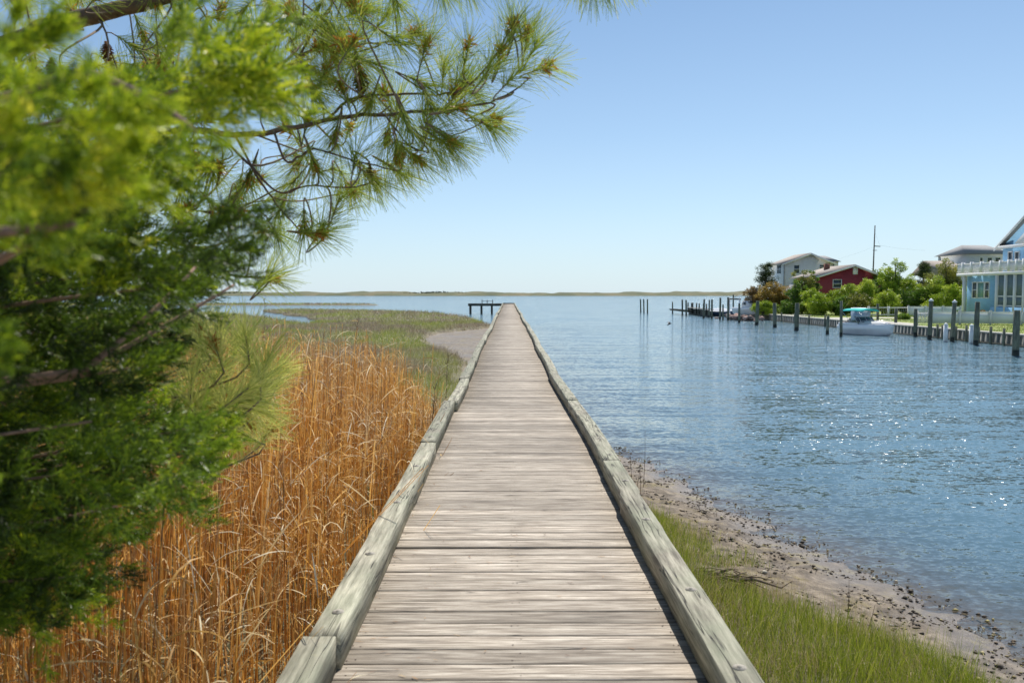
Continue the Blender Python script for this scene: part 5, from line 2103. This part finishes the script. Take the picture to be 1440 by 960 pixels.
# patio strip and power pedestals
mb = MB()
mb.polys([(29.15, 60, .712), (29.15, 78, .712), (38.5, 79.5, .712), (38.5, 77.5, .712), (31.2, 75, .712), (30.6, 62, .712)], [(0, 5, 4, 3, 2, 1)])
mb.polys([(28.9, 84, .712), (28.9, 91, .712), (32.5, 91, .712), (32.5, 86, .712)], [(0, 3, 2, 1)])
o = mb.build('path', M['concrete'])
tag(o, 'pale concrete path along the top of the bulkhead', None, None, 'structure')
for px, Y, lb in ((1331.5, 51.5, 'white power pedestal on the bulkhead between the two capped pilings'), (1368, 49.6, 'white power pedestal on the bulkhead left of the flat-topped piling')):
    x = X_at(px, Y)
    root = empty('power_pedestal', (x, Y, .7), lb, 'power post', 'white power posts on the bulkhead')
    mb = MB()
    mb.box(x - .1, x + .1, Y - .1, Y + .1, -.05, 1.02)
    mb.build('column', M['white'], root)
    mb = MB()
    mb.tube([(x, Y, 1.02), (x, Y, 1.10), (x, Y, 1.16)], [.13, .12, .03], 8)
    mb.build('cap', M['white'], root)

# ------------------------------------------------------------------ trees and shrubs of the far bank
LEAF = {}


def leafmat(kind):
    if kind not in LEAF:
        st = {'bright': [(0, (.12, .20, .015)), (.5, (.36, .48, .03)), (1, (.72, .76, .12))],
              'green': [(0, (.06, .13, .02)), (.5, (.16, .28, .03)), (1, (.36, .44, .06))],
              'olive': [(0, (.09, .12, .025)), (.5, (.24, .26, .045)), (1, (.46, .42, .08))],
              'orange': [(0, (.17, .13, .03)), (.5, (.42, .27, .05)), (1, (.60, .44, .09))],
              'brown': [(0, (.13, .09, .03)), (.5, (.30, .19, .06)), (1, (.42, .31, .10))],
              'dark': [(0, (.03, .05, .02)), (.5, (.08, .12, .035)), (1, (.17, .21, .06))]}[kind]
        LEAF[kind] = foliage(kind + '_leaves', st, .35, rough=.45)
    return LEAF[kind]


def tree(px, Y, ytop, wpx, kind, label, name='shrub', n=4200, conifer=False, zb=.7, low=.0, group='trees and bushes on the far bank'):
    x = X_at(px, Y)
    ztop = Z_at(px, ytop, Y)
    Hh = ztop - zb
    Wd = wpx * Y / F_PX / 2 * (1.22 if not conifer else 1.1)
    root = empty(name, (x, Y, zb), label, 'tree' if name.endswith('tree') else 'bush', group)
    tb = MB()
    tb.tube([(x, Y, zb - .2), (x + .05, Y, zb + Hh * .3), (x, Y, zb + Hh * .62), (x + random.uniform(-.2, .2), Y, ztop - .3)], [.05 * Hh * .6, .04 * Hh * .6, .02 * Hh, .02], 7)
    lf = MB()
    pts = []
    if conifer:
        nb_ = 60
        for k in range(nb_):
            t = random.random() ** .8
            z = zb + Hh * (.18 + .78 * t)
            a = random.uniform(0, 6.28)
            ln = Wd * (1.1 - .75 * t) * random.uniform(.6, 1.15)
            e = Vector((x + math.cos(a) * ln, Y + math.sin(a) * ln, z + ln * random.uniform(.1, .55)))
            tb.tube([(x, Y, z), e], [.05, .015], 5)
            for q in range(9):
                u = random.uniform(.2, 1.05)
                c = Vector((x, Y, z)).lerp(e, u)
                pts.append((c, .16 + .16 * (1.05 - u)))
    else:
        nl = int(26 + 16 * Wd)
        for k in range(nl):
            u = Vector((random.gauss(0, 1), random.gauss(0, 1), random.gauss(0, 1))).normalized() * random.random() ** .45
            zz = .5 + .5 * u.z
            wz = Wd * (1 - .35 * zz ** 2) * (.9 + .1 * min(1, zz * 3))
            c = Vector((x + u.x * wz * .86, Y + u.y * wz * .8, zb + Hh * (low + (.93 - low) * zz)))
            tb.tube([(x, Y, zb + Hh * .15 * random.random()), Vector((x, Y, zb)).lerp(c, .6) + Vector((0, 0, .1)), c], [.05, .03, .012], 5)
            pts.append((c, Wd * random.uniform(.12, .34)))
        for k in range(22):
            a = random.uniform(0, 3.14)
            c = Vector((x + math.cos(a) * Wd * random.uniform(.6, 1.12), Y + random.gauss(0, .4), zb + Hh * (.45 + .55 * math.sin(a) * random.uniform(.8, 1.06))))
            pts.append((c, Wd * random.uniform(.05, .15)))
    n = int(n * 2.2)
    m = len(pts)
    C = np.array([list(p[0]) for p in pts])
    S = np.array([p[1] for p in pts])
    wts = S ** 2
    idx = rng.choice(m, n, p=wts / wts.sum())
    dirs = norm(rng.normal(size=(n, 3)))
    rad = S[idx] * rng.random(n) ** .4
    Bp = C[idx] + dirs * rad[:, None] * [1, 1, .8]
    Bp[:, 2] = np.maximum(Bp[:, 2], zb + .05)
    tone = rng.normal(.45, .2, m)[idx] + rng.normal(0, .13, n)
    D = norm(dirs + rng.normal(0, .7, (n, 3)) + [0, 0, .2])
    sz = (.11 if not conifer else .10) * Y / 90
    ribbons(lf, Bp, D, rng.uniform(.7, 1.6, n) * sz * (1.3 if not conifer else 1.6), rng.uniform(.6, 1.2, n) * sz * (.9 if not conifer else .5), .3, 1, np.clip(tone, 0, 1), 'leaf')
    tb.build('trunk', M['treebark'], root)
    lf.build('crown', leafmat(kind), root)


tree(1077, 99, 370, 42, 'dark', 'sparse dark conifer left of the white house', 'conifer_tree', 3600, True)
tree(1064, 98, 402, 32, 'brown', 'brownish bush at the left end of the far bank', n=3600)
tree(1089, 96, 398, 42, 'orange', 'orange brown bush before the white house corner', n=5000)
tree(1101, 95, 408, 22, 'orange', 'smaller orange yellow bush beside the dark tall bushes', n=2600)
tree(1073, 93, 425, 28, 'bright', 'low bright green bush at the foot of the orange bushes', n=3000)
tree(1128, 94, 381, 36, 'olive', 'tall olive bush between the white house and the red house', 'broadleaf_tree', 6500)
tree(1120, 92, 395, 24, 'green', 'dark green bush at the foot of the tall olive bush', n=3600)
tree(1145, 94, 383, 15, 'green', 'slender green tree against the left corner of the red house', 'broadleaf_tree', 2800)
tree(1153, 87, 414, 34, 'bright', 'low bright bush left below the red house window', n=4200)
tree(1176, 88, 409, 30, 'bright', 'rounded bright bush directly below the red house window', n=4200)
tree(1197, 88, 400, 36, 'bright', 'bright green bush before the middle of the red house', n=5200)
tree(1219, 88, 394, 34, 'bright', 'yellow green bush before the right half of the red house', n=5200)
tree(1241, 90, 390, 28, 'green', 'green bush filling the gap right of the red house', n=4200)
tree(1259, 88, 367, 46, 'bright', 'tallest bright green tree below the utility pole', 'broadleaf_tree', 8500)
tree(1283, 88, 390, 36, 'bright', 'broad bright tree right of the tallest bright one', 'broadleaf_tree', 5600)
tree(1298, 96, 367, 34, 'dark', 'dark scraggly conifer poking up between two green trees', 'conifer_tree', 4200, True)
tree(1303, 86, 402, 40, 'green', 'green bush below the scraggly conifer', n=5200)
tree(1331, 88, 366, 52, 'olive', 'tall olive yellow tree beside the grey house roof', 'broadleaf_tree', 8500)
tree(1344, 83, 398, 30, 'bright', 'bright bush touching the blue house column', n=4200)
tree(1322, 83, 412, 40, 'bright', 'low bright bush behind the far solid fence section', n=4200)
tree(1140, 90, 405, 26, 'bright', 'yellowish bush low between the tall olive bush and the slender tree', n=2800)
tree(1186, 86, 416, 30, 'green', 'low dark bush in front of the rounded bright bush', n=2600)
tree(1209, 85, 410, 30, 'olive', 'low olive bush before the yellow green one', n=2600)
tree(1247, 84, 408, 34, 'bright', 'low bright bush at the foot of the tallest bright tree', n=3200)
tree(1272, 86, 402, 34, 'green', 'low mid green bush right of the tallest bright tree', n=3000)
tree(1317, 86, 388, 34, 'bright', 'bright bush overlapping the left side of the olive yellow tree', n=3600)
tree(1108, 91, 424, 30, 'green', 'low green bush at the end of the concrete path', n=2200)
tree(1231, 112, 380, 30, 'green', 'hidden dark tree behind the right end of the red house', 'broadleaf_tree', 2500)
for px, Y, lb in ((1385, 66, 'low reddish shrub before the screened porch'), (1350, 70, 'low dark shrub below the blue house column'), (1271, 73, 'small round shrub at the concrete path edge')):
    tree(px, Y, 437 if px > 1300 else 442, 16, 'brown' if px == 1385 else 'green', lb, n=900, low=.05)

# lawn tufts
mb = MB()
n = 30000
x = rng.uniform(29.2, 46, n)
yy = rng.uniform(44, 92, n)
k = ~((x > 40) & (yy > 74)) & ~((x < 38.8) & (yy > 74) & (yy < 80)) & ~((x < 31.3) & (yy > 60) & (yy < 80))
x, yy = x[k], yy[k]
ribbons(mb, np.stack([x, yy, np.full(len(x), .69)], -1), np.stack([rng.normal(0, .3, len(x)), rng.normal(0, .3, len(x)), np.ones(len(x))], -1), rng.uniform(.05, .13, len(x)), .03, .4, 1, rng.random(len(x)))
o = mb.build('lawn_grass', foliage('lawn_blade', [(0, (.09, .15, .02)), (.7, (.20, .27, .035)), (1, (.34, .31, .12))], .35))
tag(o, 'short sunlit lawn grass behind the bulkhead', 'grass', None, 'stuff')

# ------------------------------------------------------------------ bird low over the water
q = P(941, 456, 55)
bird = MB()
bird.tube([q + Vector((-.16, 0, -.06)), q + Vector((-.08, 0, -.02)), q + Vector((0, 0, .02)), q + Vector((.08, 0, .05)), q + Vector((.13, 0, .07)), q + Vector((.17, 0, .07))], [.01, .035, .045, .03, .022, .005], 8)
for s in (-1, 1):
    a = q + Vector((.03, .03 * s, .04))
    bird.polys([a + Vector((.05, 0, 0)), a + Vector((-.06, 0, 0)), a + Vector((-.10, .20 * s, .10)), a + Vector((.0, .18 * s, .12)), a + Vector((-.14, .36 * s, .06)), a + Vector((.03, 0, .012)), a + Vector((-.05, 0, .012)), a + Vector((-.07, .2 * s, .115))],
               [(0, 1, 2, 3), (3, 2, 4), (5, 3, 7, 6), (3, 4, 7)])
o = bird.build('bird', M['bird'])
tag(o, 'small dark bird flying low over the open water', 'bird')

for o in SC.objects:
    if 'Empty' == o.type:
        o.hide_render = False
